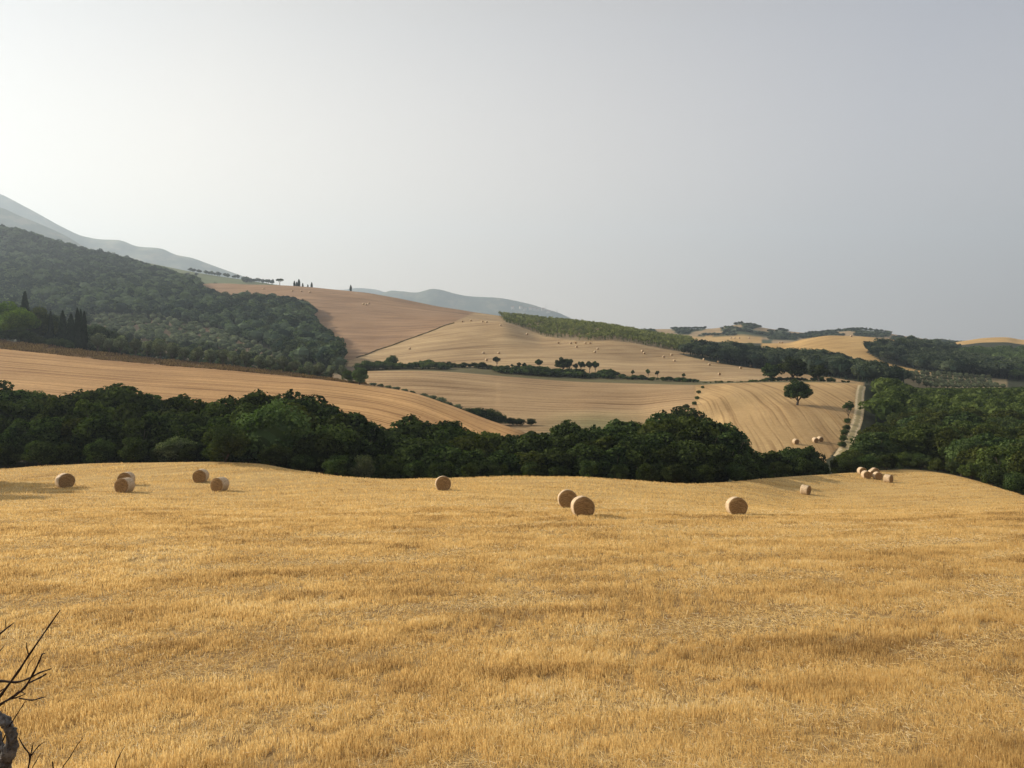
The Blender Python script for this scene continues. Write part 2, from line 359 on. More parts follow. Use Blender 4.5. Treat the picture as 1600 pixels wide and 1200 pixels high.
C_LAND = dict(
 near=S(0.40, 0.265, 0.10), left=S(0.46, 0.288, 0.125), middle=S(0.37, 0.265, 0.145), tree=S(0.44, 0.31, 0.148), bank=S(0.20, 0.125, 0.06),
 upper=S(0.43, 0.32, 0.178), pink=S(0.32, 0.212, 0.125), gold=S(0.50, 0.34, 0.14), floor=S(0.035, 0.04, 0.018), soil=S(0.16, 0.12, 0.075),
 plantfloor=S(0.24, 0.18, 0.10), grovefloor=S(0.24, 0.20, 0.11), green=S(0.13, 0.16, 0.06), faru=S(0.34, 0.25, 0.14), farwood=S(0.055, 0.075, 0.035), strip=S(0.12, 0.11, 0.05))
def landuse(px, py, Y, k):
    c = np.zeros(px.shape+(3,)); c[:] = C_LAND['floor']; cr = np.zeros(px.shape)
    def put(mask, name, crop=1.0):
        c[mask] = C_LAND[name]; cr[mask] = crop
    put(k <= 8.2, 'near', 0.5)
    put(k < 3.0, 'bank', 0)
    put((k > 9.9) & (k <= 11.02) & (px < 850), 'left')
    put((k > 11.02) & (k <= 12.2) & (px < 565), 'bank', 0)
    put((k > 11.02) & (k <= 12.2) & (px >= 565) & (px < 850), 'left')
    put((k > 12.2) & (k <= 15) & (px < 600) & (px > 60), 'soil', 0)
    put((k > 12.4) & (k <= 14.05) & (px >= 560) & (px < 1088), 'middle')
    put((k > 11.5) & (k <= 12.4) & (px >= 850) & (px < 1088) & (py < 668), 'middle')
    put((k > 9.95) & (k <= 14.1) & (px >= 1088) & (px < np.interp(py, [595, 640, 680, 720], [1350, 1345, 1330, 1290])), 'tree', 0.75)
    put((k > 14.05) & (k <= 15.0) & (px >= 560) & (px < 1340), 'strip', 0.3)
    up = (k > 15.0) & (k <= 17.6) & (px > 480) & (px < 1350)
    put(up, 'upper')
    line = np.interp(py, [480, 503, 560, 575], [760, 710, 555, 520])
    put((k > 14.8) & (k <= 19.6) & (px > 300) & (px < line) & (px < 800), 'pink')
    put((k > 17.0) & (k <= 19.6) & (px >= line) & (px < 800), 'upper')
    put((k > 17.5) & (k <= 19.6) & (px > 1190) & (px < 1460), 'gold', 0.6)
    put((k > 16.0) & (k <= 19.6) & (px > 1340) & (px < 1460), 'gold', 0.6)
    put((k > 18.6) & (k <= 19.8) & (px > 1460), 'gold', 0.4)
    put((k > 14.5) & (k <= 16.2) & (px > 1390) & (px < 1575), 'grovefloor', 0.5)
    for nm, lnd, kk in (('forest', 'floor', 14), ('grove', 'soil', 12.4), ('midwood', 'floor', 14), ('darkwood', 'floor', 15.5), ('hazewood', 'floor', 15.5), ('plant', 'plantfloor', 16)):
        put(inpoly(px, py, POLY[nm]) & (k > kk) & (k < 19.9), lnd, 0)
    far = (k > 19.6)
    put(far, 'farwood', 0)
    put((k > 20.0) & (k < 21.8) & (px < 480), 'green', 0.4)
    f = (vnoise(px/26.0, py/5.0, 77) > 0.52) & (k > 19.9) & (px > 900)
    put(f, 'faru', 0.3)
    put((k > 19.9) & (px > 1020) & (px < 1190) & (py > 525), 'gold', 0.3)
    gm = np.clip((py-638)/22, 0, 1)*np.exp(-((px-930)/75)**2)*0.7*((k > 11.5) & (k < 13.5))
    c = c*(1-gm[..., None])+np.array([0.17, 0.19, 0.08])*gm[..., None]
    tr_ = np.exp(-((px-778)/2.2)**2)*((k > 12.6) & (k < 14) & (py > 592))*0.18
    c = c*(1+tr_[..., None])
    return c, cr

PXG = np.broadcast_to(PX[None, :], GY.shape); KG = np.broadcast_to(kf[:, None], GY.shape)
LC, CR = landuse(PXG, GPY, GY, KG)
FCu = np.zeros(GY.shape); FCv = GX.copy()
A_ = R(20); nrm = (-math.sin(A_), math.cos(A_)); drc = (math.cos(A_), math.sin(A_))
FCu[:] = GX*nrm[0]+GY*nrm[1]; FCv[:] = GX*drc[0]+GY*drc[1]
mL = (KG > 9.5) & (KG <= 12.2) & (PXG < 850)
yl = KY[KI['ltop']][None, :]
FCu = np.where(mL, yl-GY + 0.10*GX, FCu); FCv = np.where(mL, GX, FCv)
mM = (KG > 11.5) & (KG <= 14.1) & (PXG >= 560) & (PXG < 1088) & ~mL
FCu = np.where(mM, KY[KI['mtop']][None, :]-GY + 0.0004*(GX-30)**2, FCu); FCv = np.where(mM, GX, FCv)
mR = (KG > 9.9) & (KG <= 14.1) & (PXG >= 1088)
FCu = np.where(mR, GX-0.10*(GY-300)+0.0006*(GY-330)**2, FCu); FCv = np.where(mR, GY, FCv)
mU = (KG > 15)
FCu = np.where(mU, GY*0.82-GX*0.55, FCu); FCv = np.where(mU, GX*0.82+GY*0.55, FCv)
mP = (KG > 14.8) & (PXG < np.interp(GPY, [480, 503, 560, 575], [760, 710, 555, 520]))
FCu = np.where(mP, GY*0.97+GX*0.25, FCu); FCv = np.where(mP, GX, FCv)

def land_piece(name, r0, r1, c0=0, c1=NC, mat='land'):
    rr = np.arange(r0, r1); cc = np.arange(c0, c1)
    V = np.stack([GX[r0:r1, c0:c1], GY[r0:r1, c0:c1], GZ[r0:r1, c0:c1]], -1).reshape(-1, 3)
    nr, nc = len(rr), len(cc)
    i = np.arange(nr*nc).reshape(nr, nc)
    Q = np.stack([i[:-1, :-1], i[:-1, 1:], i[1:, 1:], i[1:, :-1]], -1).reshape(-1, 4)
    col4 = np.concatenate([LC[r0:r1, c0:c1], np.ones((nr, nc, 1))], -1)
    fc = np.stack([FCu[r0:r1, c0:c1], FCv[r0:r1, c0:c1], np.interp(GY[r0:r1, c0:c1], [30, 62], [1, 0])], -1)
    o = mesh_np(name, V, Q, [M[mat]], smooth=True, attrs={'land': ('FLOAT_COLOR', col4), 'fc': ('FLOAT_VECTOR', fc), 'crop': ('FLOAT', CR[r0:r1, c0:c1])})
    return o
rk = lambda k: int(np.flatnonzero(kf >= k-1e-9)[0])
cx = lambda p: int(np.flatnonzero(PX >= p)[0])

# near stubble field material
m, n, b = newmat('stubble_ground'); M['near'] = m
fc = N(n, 'ShaderNodeAttribute', attribute_name='fc')
geo = n.nodes.new('ShaderNodeNewGeometry')
def nmap(su, sv, detail, rough=0.6, src=None):
    mp = n.nodes.new('ShaderNodeMapping'); mp.inputs['Scale'].default_value = (su, sv, 1)
    n.links.new(src or fc.outputs['Vector'], mp.inputs[0])
    t = N(n, 'ShaderNodeTexNoise', Scale=1.0, Detail=detail, Roughness=rough); n.links.new(mp.outputs[0], t.inputs[0]); return t.outputs[0]
bands = nmap(0.33, 0.02, 2.0); streak = nmap(1.6, 0.12, 4.0); clump = nmap(2.2, 2.2, 6.0, 0.75, geo.outputs['Position']); tiny = nmap(11, 5, 4.0, 0.8, geo.outputs['Position'])
base = ramp(n, bands, [(0.34, (0.46, 0.30, 0.11)), (0.46, (0.52, 0.355, 0.135)), (0.56, (0.55, 0.39, 0.165)), (0.66, (0.48, 0.31, 0.105))])
base = mixc(n, 'MULTIPLY', 1.0, base, ramp(n, streak, [(0.3, (0.74, 0.68, 0.60)), (0.48, (1, 1, 1)), (0.7, (1.1, 1.1, 1.1))]))
base = mixc(n, 'MULTIPLY', 1.0, base, ramp(n, clump, [(0.30, (0.55, 0.45, 0.36)), (0.42, (0.92, 0.9, 0.88)), (0.7, (1.12, 1.12, 1.12))]))
base = mixc(n, 'MULTIPLY', 1.0, base, ramp(n, tiny, [(0.3, (0.55, 0.48, 0.40)), (0.5, (1.0, 1.0, 1.0)), (0.72, (1.25, 1.25, 1.3))]))
sepn = n.nodes.new('ShaderNodeSeparateXYZ'); n.links.new(fc.outputs['Vector'], sepn.inputs[0])
base = mixc(n, 'MIX', mth(n, 'MULTIPLY', sepn.outputs[2], 0.6), base, ramp(n, clump, [(0.38, (0.15, 0.088, 0.042)), (0.62, (0.36, 0.235, 0.10))]))
n.links.new(base, b.inputs['Base Color'])
bp = N(n, 'ShaderNodeBump', Strength=0.8, Distance=0.12)
n.links.new(mth(n, 'ADD', tiny, clump), bp.inputs['Height']); n.links.new(bp.outputs[0], b.inputs['Normal'])

r_edge = rk(8)+2
tag(land_piece('stubble_field', 0, r_edge+1, mat='near'), 'golden harvested stubble field sloping away in front', kind='structure')
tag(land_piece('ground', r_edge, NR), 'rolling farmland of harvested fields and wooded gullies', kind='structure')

# ------------------------------------------------------------ mountains
m, n, b = newmat('mountain_slope'); M['mountain'] = m
geo = n.nodes.new('ShaderNodeNewGeometry')
t = N(n, 'ShaderNodeTexNoise', Scale=0.006, Detail=6.0, Roughness=0.65); n.links.new(geo.outputs['Position'], t.inputs[0])
n.links.new(ramp(n, t.outputs[0], [(0.38, (0.06, 0.085, 0.055)), (0.52, (0.12, 0.14, 0.09)), (0.62, (0.24, 0.22, 0.14))]), b.inputs['Base Color'])
def ridge(name, pts, Y, depth, floor, label, seed, rough=0.02, y_at=None):
    x0, x1 = pts[0][0], pts[-1][0]
    px = np.arange(x0, x1+1, 6.0); crest = ci(pts, px)
    rows_ = np.concatenate([np.linspace(-1, 0, 26), np.linspace(0, 1, 12)[1:]])
    V = []
    for r in rows_:
        y = Y + (y_at(px) if y_at else 0) + r*depth
        yc = Y + (y_at(px) if y_at else 0)
        zc = -(crest-HZ)/F*yc
        s = (1-abs(r))**1.15 if r < 0 else (1-r)**1.4
        x = (px-800)/F*yc
        nz = fbm(x/420, y/420, 5, seed)*rough*8*(zc-floor)*(1-s)*1.2 + fbm(x/900, x*0+y*0+seed, 3, seed+9)*(zc-floor)*0.9*s*(1-s)
        V.append(np.stack([x, y+0*x, floor+(zc-floor)*s+nz], -1))
    V = np.array(V); nr, nc = V.shape[:2]; i = np.arange(nr*nc).reshape(nr, nc)
    Q = np.stack([i[:-1, :-1], i[:-1, 1:], i[1:, 1:], i[1:, :-1]], -1).reshape(-1, 4)
    return tag(mesh_np(name, V.reshape(-1, 3), Q, [M['mountain']], smooth=True), label, kind='structure')
ridge('mountain', [(-900, 300), (-400, 262), (-150, 268), (0, 303), (30, 318), (60, 334), (100, 356), (130, 369), (160, 374), (185, 375), (215, 385), (250, 388), (275, 398), (300, 403), (325, 412), (350, 421), (385, 433), (420, 443), (470, 462), (520, 475)], 6200, 2200, -140, 'pale blue mountain slope rising at the left behind the forest hill', 3)
ridge('mountain', [(-900, 310), (-300, 280), (0, 324), (30, 337), (60, 349), (100, 367), (130, 385), (150, 397), (180, 405), (240, 418), (300, 428), (420, 470)], 4300, 1300, -120, 'lower blue mountain spur in front of the pale mountain', 21)
ridge('distant_hills', [(420, 462), (480, 452), (530, 453), (560, 450), (585, 452), (600, 456), (640, 470), (700, 480), (760, 500)], 9300, 1100, -160, 'faint pale ridge far beyond the brown hill field', 33)
ridge('distant_hills', [(480, 462), (540, 460), (590, 460), (612, 454), (650, 457), (660, 455), (675, 451), (690, 453), (712, 459), (735, 463), (775, 465), (810, 471), (835, 477), (850, 482), (868, 487), (885, 494), (930, 515), (960, 525)], 7600, 1100, -160, 'blue hazy ridge with a small peak behind the plantation', 41)

# ------------------------------------------------------------ foliage meshes
def leaf_quads(P, Nn, size, rng, elong=1.25):
    """a leaf-clump quad at each point, roughly facing Nn"""
    n_ = len(P)
    Nn = Nn/np.maximum(np.linalg.norm(Nn, axis=1, keepdims=True), 1e-6)
    r = rng.normal(size=(n_, 3)); T = np.cross(Nn, r); T /= np.maximum(np.linalg.norm(T, axis=1, keepdims=True), 1e-6)
    B = np.cross(Nn, T)
    s = (size*rng.uniform(0.6, 1.35, n_))[:, None]
    a = T*s*elong*0.5; b_ = B*s*0.5
    bend = Nn*s*0.18
    V = np.stack([P-a, P-b_*1.0+bend, P+a, P+b_+bend], 1).reshape(-1, 3)
    Q = np.arange(n_*4).reshape(n_, 4)
    return V, Q
def crown(nleaf, size, rx, rz, cz, lobes, rng, lobe_r=0.45, flat=0.0, droop=0.15, lowcut=-0.35):
    """uneven crown of leaf clumps on many lobes; returns V, Q, shade"""
    L = []
    for i in range(lobes):
        d = rng.normal(size=3); d /= np.linalg.norm(d)
        if d[2] < lowcut: d[2] *= -0.4
        rr = rng.uniform(0.45, 0.80)
        L.append((d[0]*rx*rr, d[1]*rx*rr, cz+d[2]*rz*rr*(1-flat), rng.uniform(0.6, 1.15)*lobe_r*min(rx, rz), rng.uniform(-0.38, 0.38)))
    L = np.array(L); wgt = L[:, 3]**2; pick = rng.choice(len(L), nleaf, p=wgt/wgt.sum())
    d = rng.normal(size=(nleaf, 3)); d /= np.linalg.norm(d, axis=1, keepdims=True)
    rad = L[pick, 3]*rng.uniform(0.70, 1.08, nleaf)
    P = L[pick, :3] + d*rad[:, None]*np.array([1, 1, 0.85])
    Nn = d + rng.normal(size=(nleaf, 3))*0.55; Nn[:, 2] += droop
    V, Q = leaf_quads(P, Nn, np.full(nleaf, size), rng)
    sh = np.clip(0.42+L[pick, 4]+rng.normal(size=nleaf)*0.24, 0, 1)
    return V, Q, np.repeat(sh, 4)
def blob(rx, ry, rz, cz, rng, nu=12, nv=8, j=0.15):
    V = []; 
    for a in range(nv+1):
        th = math.pi*a/nv
        for b_ in range(nu):
            ph = 2*math.pi*b_/nu; r = 1+rng.uniform(-j, j)
            V.append((rx*r*math.sin(th)*math.cos(ph), ry*r*math.sin(th)*math.sin(ph), cz+rz*r*math.cos(th)))
    Q = [(a*nu+b_, (a+1)*nu+b_, (a+1)*nu+(b_+1) % nu, a*nu+(b_+1) % nu) for a in range(nv) for b_ in range(nu)]
    return np.array(V), np.array(Q)
def tube(pts, rads, k=7):
    V = []; Q = []
    pts = [Vector(p) for p in pts]
    for i, p in enumerate(pts):
        d = (pts[min(i+1, len(pts)-1)]-pts[max(i-1, 0)]).normalized()
        u = d.orthogonal().normalized() if i == 0 else (u - d*u.dot(d)).normalized()
        v = d.cross(u)
        for j in range(k):
            a = 2*math.pi*j/k; V.append(tuple(p+(u*math.cos(a)+v*math.sin(a))*rads[i]))
    for i in range(len(pts)-1):
        for j in range(k):
            Q.append((i*k+j, i*k+(j+1) % k, (i+1)*k+(j+1) % k, (i+1)*k+j))
    c = len(V)-k
    for j in range(1, k-1, 2): Q.append((c, c+j, c+j+1, c+(j+2) % k if j+2 < k else c))
    Q = [q for q in Q if len(set(q)) == 4]
    return np.array(V), np.array(Q)
def cat(parts):
    Vs, Qs, o = [], [], 0
    for V, Q in parts: Vs.append(V); Qs.append(Q+o); o += len(V)
    return np.concatenate(Vs), np.concatenate(Qs)
def trunk_mesh(h, r, fork, spread, rng, nb=5, top=0.7):
    parts = []
    lean = rng.uniform(-0.04, 0.04, 2)*h
    p0 = (0, 0, -0.6); p1 = (lean[0]*0.4, lean[1]*0.4, fork*0.55); p2 = (lean[0], lean[1], fork)
    parts.append(tube([p0, (0, 0, 0.1), p1, p2], [r*1.5, r*1.15, r*0.9, r*0.75], 8))
    for i in range(nb):
        a = 2*math.pi*(i+rng.uniform(-.25, .25))/nb; s = spread*rng.uniform(0.5, 0.9); ht = h*rng.uniform(top-0.15, top+0.1)
        e = (lean[0]+math.cos(a)*s, lean[1]+math.sin(a)*s, ht)
        m_ = (lean[0]+math.cos(a)*s*0.45, lean[1]+math.sin(a)*s*0.45, fork+(ht-fork)*0.42)
        parts.append(tube([p2, m_, e], [r*0.5, r*0.33, r*0.12], 6))
        for q in range(2):
            a2 = a+rng.uniform(-0.9, 0.9)
            e2 = (m_[0]+math.cos(a2)*s*0.5, m_[1]+math.sin(a2)*s*0.5, m_[2]+(h-m_[2])*rng.uniform(0.3, 0.7))
            parts.append(tube([m_, e2], [r*0.26, r*0.08], 5))
    return cat(parts)

PROTO = {}
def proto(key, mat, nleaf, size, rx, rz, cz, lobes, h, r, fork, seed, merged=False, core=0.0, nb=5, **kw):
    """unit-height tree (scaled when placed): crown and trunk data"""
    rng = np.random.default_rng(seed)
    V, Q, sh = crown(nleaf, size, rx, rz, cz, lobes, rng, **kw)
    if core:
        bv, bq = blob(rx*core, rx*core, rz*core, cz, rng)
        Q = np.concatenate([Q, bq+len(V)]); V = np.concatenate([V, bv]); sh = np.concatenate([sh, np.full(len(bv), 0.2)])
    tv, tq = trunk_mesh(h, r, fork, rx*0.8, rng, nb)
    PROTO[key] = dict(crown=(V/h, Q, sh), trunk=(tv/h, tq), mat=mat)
B5 = []
for i in range(6):
    rx = [4.6, 4.0, 5.0, 3.7, 4.4, 4.2][i]; hh = 10
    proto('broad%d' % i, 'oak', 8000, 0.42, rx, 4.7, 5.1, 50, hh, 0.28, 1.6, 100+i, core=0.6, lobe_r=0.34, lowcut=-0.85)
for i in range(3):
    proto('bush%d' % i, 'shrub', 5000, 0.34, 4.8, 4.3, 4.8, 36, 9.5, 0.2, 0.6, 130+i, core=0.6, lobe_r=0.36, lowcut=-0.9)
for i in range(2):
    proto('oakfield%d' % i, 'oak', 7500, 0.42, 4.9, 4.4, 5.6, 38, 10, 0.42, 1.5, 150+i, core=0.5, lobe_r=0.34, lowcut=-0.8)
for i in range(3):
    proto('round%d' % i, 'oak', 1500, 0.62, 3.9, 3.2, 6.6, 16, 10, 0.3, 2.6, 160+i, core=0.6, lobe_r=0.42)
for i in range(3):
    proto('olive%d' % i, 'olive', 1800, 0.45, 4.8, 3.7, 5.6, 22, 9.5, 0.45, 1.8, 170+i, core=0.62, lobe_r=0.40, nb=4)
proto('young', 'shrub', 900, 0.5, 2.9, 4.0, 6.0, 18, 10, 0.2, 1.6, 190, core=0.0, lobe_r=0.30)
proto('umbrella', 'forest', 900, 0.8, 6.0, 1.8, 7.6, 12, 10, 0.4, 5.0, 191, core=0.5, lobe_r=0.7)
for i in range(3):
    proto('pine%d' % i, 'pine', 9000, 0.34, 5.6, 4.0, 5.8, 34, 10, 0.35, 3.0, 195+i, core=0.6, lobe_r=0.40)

def proto_objects(key, mat=None):
    P = PROTO[key]; mat = mat or P['mat']; ck = key+mat
    if ck not in MESHES:
        V, Q, sh = P['crown']
        o = mesh_np('crown', V, Q, [M[mat]], attrs={'shade': ('FLOAT', sh)})
        t_ = mesh_np('trunk', *P['trunk'], [M['bark']], smooth=True)
        MESHES[ck] = (o.data, t_.data)
        bpy.data.objects.remove(o); bpy.data.objects.remove(t_)
    return MESHES[ck]
MESHES = {}
def place_tree(name, key, x, y, h, label, category, group=None, mat=None, wide=1.0, z=None, rz=None, sink=0.15, z0=None):
    cm, tm = proto_objects(key, mat)
    zz = gz(x, y)-sink if z0 is None else z0
    root = bpy.data.objects.new(name, None); root.empty_display_size = 0.5; COL.objects.link(root)
    root.location = (x, y, zz); root.rotation_euler = (0, 0, random.uniform(0, 6.28) if rz is None else rz)
    root.scale = (h*wide, h*wide, h)
    tag(root, label, category, group)
    for nm, me in (('crown', cm), ('trunk', tm)):
        c = bpy.data.objects.new(nm, me); COL.objects.link(c); c.parent = root
    return root
def tree_img(name, key, px, Y, py_top, label, category, group=None, **kw):
    x = (px-800)/F*Y; z = gz(x, Y)-0.15; h = -(py_top-HZ)/F*Y - z
    return place_tree(name, key, x, Y, max(h, 1.2), label, category, group, **kw)
def tree_ground(name, key, px, py_base, py_top, yr, label, category, group=None, **kw):
    x, y, z = hit(px, py_base, *yr); h = (py_base-py_top)/F*y
    return place_tree(name, key, x, y, h+0.15, label, category, group, **kw)

def scatter_mesh(name, protos, X, Y, H, Wd, mat, rng, zs=None, shade_var=0.38, sink=0.1):
    """many small trees merged in one mesh (only for masses nobody could count)"""
    Z = ground(X, Y)[0]-sink if zs is None else zs
    Vs, Qs, Ss = [], [], []; off = 0
    pid = rng.integers(0, len(protos), len(X))
    for k_, (V, Q, sh) in enumerate(protos):
        ii = np.flatnonzero(pid == k_)
        if not len(ii): continue
        a = rng.uniform(0, 6.283, len(ii)); ca, sa = np.cos(a)[:, None], np.sin(a)[:, None]
        wx = (Wd[ii])[:, None]
        vx = (V[None, :, 0]*ca-V[None, :, 1]*sa)*wx + X[ii][:, None]
        vy = (V[None, :, 0]*sa+V[None, :, 1]*ca)*wx + Y[ii][:, None]
        vz = V[None, :, 2]*H[ii][:, None] + Z[ii][:, None]
        Vs.append(np.stack([vx, vy, vz], -1).reshape(-1, 3))
        Qs.append((Q[None]+(np.arange(len(ii))*len(V))[:, None, None]).reshape(-1, 4)+off)
        Ss.append(np.clip(sh[None, :]+(rng.normal(size=len(ii))*shade_var+(vnoise(X[ii]/55, Y[ii]/55, 88)-0.5)*0.7)[:, None], 0, 1).ravel())  # random tone per tree; broad noise patches paint light and shade over the slopes
        off += len(ii)*len(V)
    return mesh_np(name, np.concatenate(Vs), np.concatenate(Qs), [M[mat]], attrs={'shade': ('FLOAT', np.concatenate(Ss))})
def small_protos(nleaf, size, rx, rz, cz, lobes, h, seed, n_=4, core=0.75, lobe_r=0.45):
    out_ = []
    for i in range(n_):
        rng = np.random.default_rng(seed+i)
        V, Q, sh = crown(nleaf, size, rx, rz, cz, lobes, rng, lobe_r=lobe_r)
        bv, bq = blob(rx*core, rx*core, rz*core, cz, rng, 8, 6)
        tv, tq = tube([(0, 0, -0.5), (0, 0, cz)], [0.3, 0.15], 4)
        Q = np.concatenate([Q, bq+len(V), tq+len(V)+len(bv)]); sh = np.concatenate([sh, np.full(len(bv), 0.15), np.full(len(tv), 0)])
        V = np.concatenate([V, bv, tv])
        out_.append((V/h, Q, sh))
    return out_
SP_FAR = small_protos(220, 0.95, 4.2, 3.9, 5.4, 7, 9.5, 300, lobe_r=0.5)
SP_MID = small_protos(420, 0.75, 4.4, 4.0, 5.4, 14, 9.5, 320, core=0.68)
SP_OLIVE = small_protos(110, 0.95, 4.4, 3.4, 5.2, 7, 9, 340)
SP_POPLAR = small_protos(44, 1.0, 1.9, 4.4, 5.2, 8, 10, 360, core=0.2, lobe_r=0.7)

def fill_poly(polyname, k0, k1, y0, y1, step, rng, x0=None, x1=None):
    ys = np.arange(y0, y1, step)
    P = []
    pl = np.array(POLY[polyname]) if isinstance(polyname, str) else np.array(polyname)
    xm0, xm1 = pl[:, 0].min(), pl[:, 0].max()
    for y in ys:
        xs = np.arange((xm0-800)/F*y, (xm1-800)/F*y, step)
        P.append(np.stack([xs, np.full_like(xs, y)], -1))
    P = np.concatenate(P); P += rng.uniform(-0.42, 0.42, P.shape)*step
    z, k = ground(P[:, 0], P[:, 1]); px = 800+P[:, 0]/P[:, 1]*F; py = HZ-z/P[:, 1]*F
    ok = inpoly(px, py, [tuple(q) for q in pl]) & (k > k0) & (k < k1)
    return P[ok, 0], P[ok, 1]




ORD = ['first', 'second', 'third', 'fourth', 'fifth', 'sixth', 'seventh', 'eighth', 'ninth', 'tenth', 'eleventh', 'twelfth', 'thirteenth', 'fourteenth', 'fifteenth', 'sixteenth', 'seventeenth', 'eighteenth', 'nineteenth', 'twentieth']
TENS = ['', '', 'twenty', 'thirty', 'forty', 'fifty', 'sixty', 'seventy', 'eighty', 'ninety']
def ordinal(i):
    if i < 20: return ORD[i]
    t, u = divmod(i+1, 10)
    return TENS[t]+'-'+ORD[u-1] if u else TENS[t][:-1]+'ieth'
SERIES = {}
def series(key, o, text):
    """remember a repeat; labels are finished left to right once all stand"""
    SERIES.setdefault(key, []).append((800+o.location.x/o.location.y*F, o, text)); return o
GTEXT = globals().setdefault('GTEXT', {}); GTEXT['trees behind the crest of the orange field'] = 'small dark tree over the falling crest of the orange field, # from the left'
GTEXT = globals().setdefault('GTEXT', {}); GTEXT['trees off the left edge of the stubble'] = 'tree off the left edge of the stubble field, # from the left'
GTEXT = globals().setdefault('GTEXT', {}); GTEXT['olive trees in the row above the orange field'] = 'grey-green olive tree in the front row above the orange field, # from the left'
GTEXT = globals().setdefault('GTEXT', {}); GTEXT['olive trees in the second row above the orange field'] = 'olive tree half hidden behind the front row above the orange field, # from the left'
GTEXT = globals().setdefault('GTEXT', {}); GTEXT['small olives along the crest of the orange field'] = 'small round olive on the falling crest of the orange field, # from the left'
GTEXT = globals().setdefault('GTEXT', {}); GTEXT['dark copse around the cypresses'] = 'dark tree in the copse beside the cypresses, # from the left'
GTEXT = globals().setdefault('GTEXT', {}); GTEXT['bushes under the pines and cypresses'] = 'bush on the dry bank under the pines and cypresses, # from the left'
GTEXT = globals().setdefault('GTEXT', {}); GTEXT['small round trees on the dark hedge'] = 'small round tree standing up from the dark hedge, # from the left'
GTEXT = globals().setdefault('GTEXT', {}); GTEXT['tiny cypresses on the hill skyline'] = 'tiny cypress on the pinkish hill skyline, # from the left'
GTEXT = globals().setdefault('GTEXT', {}); GTEXT['bushes lining the farm track'] = 'low bush on the field side of the farm track, # from its lower end'
GTEXT = globals().setdefault('GTEXT', {}); GTEXT['bushes dividing the two middle fields'] = 'small bush in the furrow left of the lone oak field, # from the left'
GTEXT = globals().setdefault('GTEXT', {}); GTEXT['bales scattered on the pale upper field'] = 'tiny round bale on the pale upper field above the hedges, # from the left'
GTEXT = globals().setdefault('GTEXT', {}); GTEXT['bales near the top of the pinkish hill'] = 'dark speck of a bale high on the pinkish hill, # from the left'
GTEXT = globals().setdefault('GTEXT', {}); GTEXT['bales on the golden hilltop field'] = 'tiny bale near the crest of the golden hilltop field, # from the left'
GTEXT = globals().setdefault('GTEXT', {}); GTEXT['bales on the farthest tan field'] = 'barely visible bale on the farthest tan field, # from the left'
GTEXT = globals().setdefault('GTEXT', {}); GTEXT['village houses on the far blue ridge'] = 'tiny pale village house on the far blue ridge, # from the left'
def finish_labels():
    for items in SERIES.values():
        items.sort(key=lambda q: q[0])
        for i_, (_, o, text) in enumerate(items): o['label'] = text.replace('#', ordinal(i_))

# ------------------------------------------------------------ the wooded gully behind the near field
KIND5 = ['broad%d' % i for i in range(6)]
TOPS = [(-200, 590), (0, 597), (60, 606), (100, 611), (150, 602), (205, 605), (250, 618), (330, 622), (370, 618), (400, 612), (430, 611), (500, 624), (550, 640), (578, 667), (592, 670), (620, 655), (650, 650), (690, 655), (720, 664), (760, 672), (800, 676), (830, 668), (870, 656), (910, 660), (940, 665), (1000, 655), (1040, 646), (1062, 632), (1078, 632), (1090, 655), (1120, 650), (1145, 654), (1160, 684), (1190, 706), (1222, 700), (1262, 696), (1284, 714), (1310, 716), (1340, 700), (1400, 690), (1650, 690)]
EDGE = [(p[0], p[2]) for p in curves[8]]; EDGEY = [(p[0], p[1]) for p in curves[8]]
G_GULLY = 'broadleaf trees crowding the gully behind the near field'
rr = random.Random(5)
n_belt = 0
for row, (off, frac) in enumerate([(5, 0.62), (15, 0.34), (27, 0.14), (41, 0.03), (55, 0.0)]):
    px = -120 + row*17
    while px < 1330:
        Ye = float(ci(EDGEY, px)); Y = Ye + off*(1.0 if px < 1150 else 0.8) + rr.uniform(-2.5, 2.5)
        T = float(np.interp(px, [p[0] for p in TOPS], [p[1] for p in TOPS])); E = float(ci(EDGE, px))
        top = T + frac*(E-T) + rr.uniform(-3, 8) + (rr.uniform(0, 9) if row < 3 else 0)
        x = (px-800)/F*Y; z = gz(x, Y); h = (-(top-HZ)/F*Y - z)*1.09
        step = 0
        hmax = 16.0
        if h > hmax: h = hmax - rr.uniform(0, 1)
        skip = (row == 4 and (px > 1060)) or (row == 0 and (abs(px-355) < 36 or h < 2.0)) or h < 2.2 or (row >= 3 and 1275 < px < 1330)
        if not skip:
            if row == 0:
                series('foot', place_tree('shrub', 'bush%d' % rr.randrange(3), x, Y, h, 'low bush', 'shrub', 'low bushes along the foot of the tree belt', mat='oak', wide=rr.uniform(0.95, 1.3)), 'low dark bush at the foot of the gully tree belt, # from the left')
            else:
                series(('belt', row), place_tree('broadleaf_tree', rr.choice(KIND5), x, Y, h, 'tree', 'tree', G_GULLY, wide=rr.uniform(0.95, 1.2)*(1.15 if h < 8 else 1), mat='oak' if rr.random() < 0.8 else 'wood'), 'dark broadleaf tree in the gully belt, # from the left in its %s row' % ['', 'nearest', 'second', 'third', 'rearmost'][row])
            n_belt += 1
        px += (max(4.2, min(6.2, h*0.52))*rr.uniform(0.8, 1.15))/Y*F
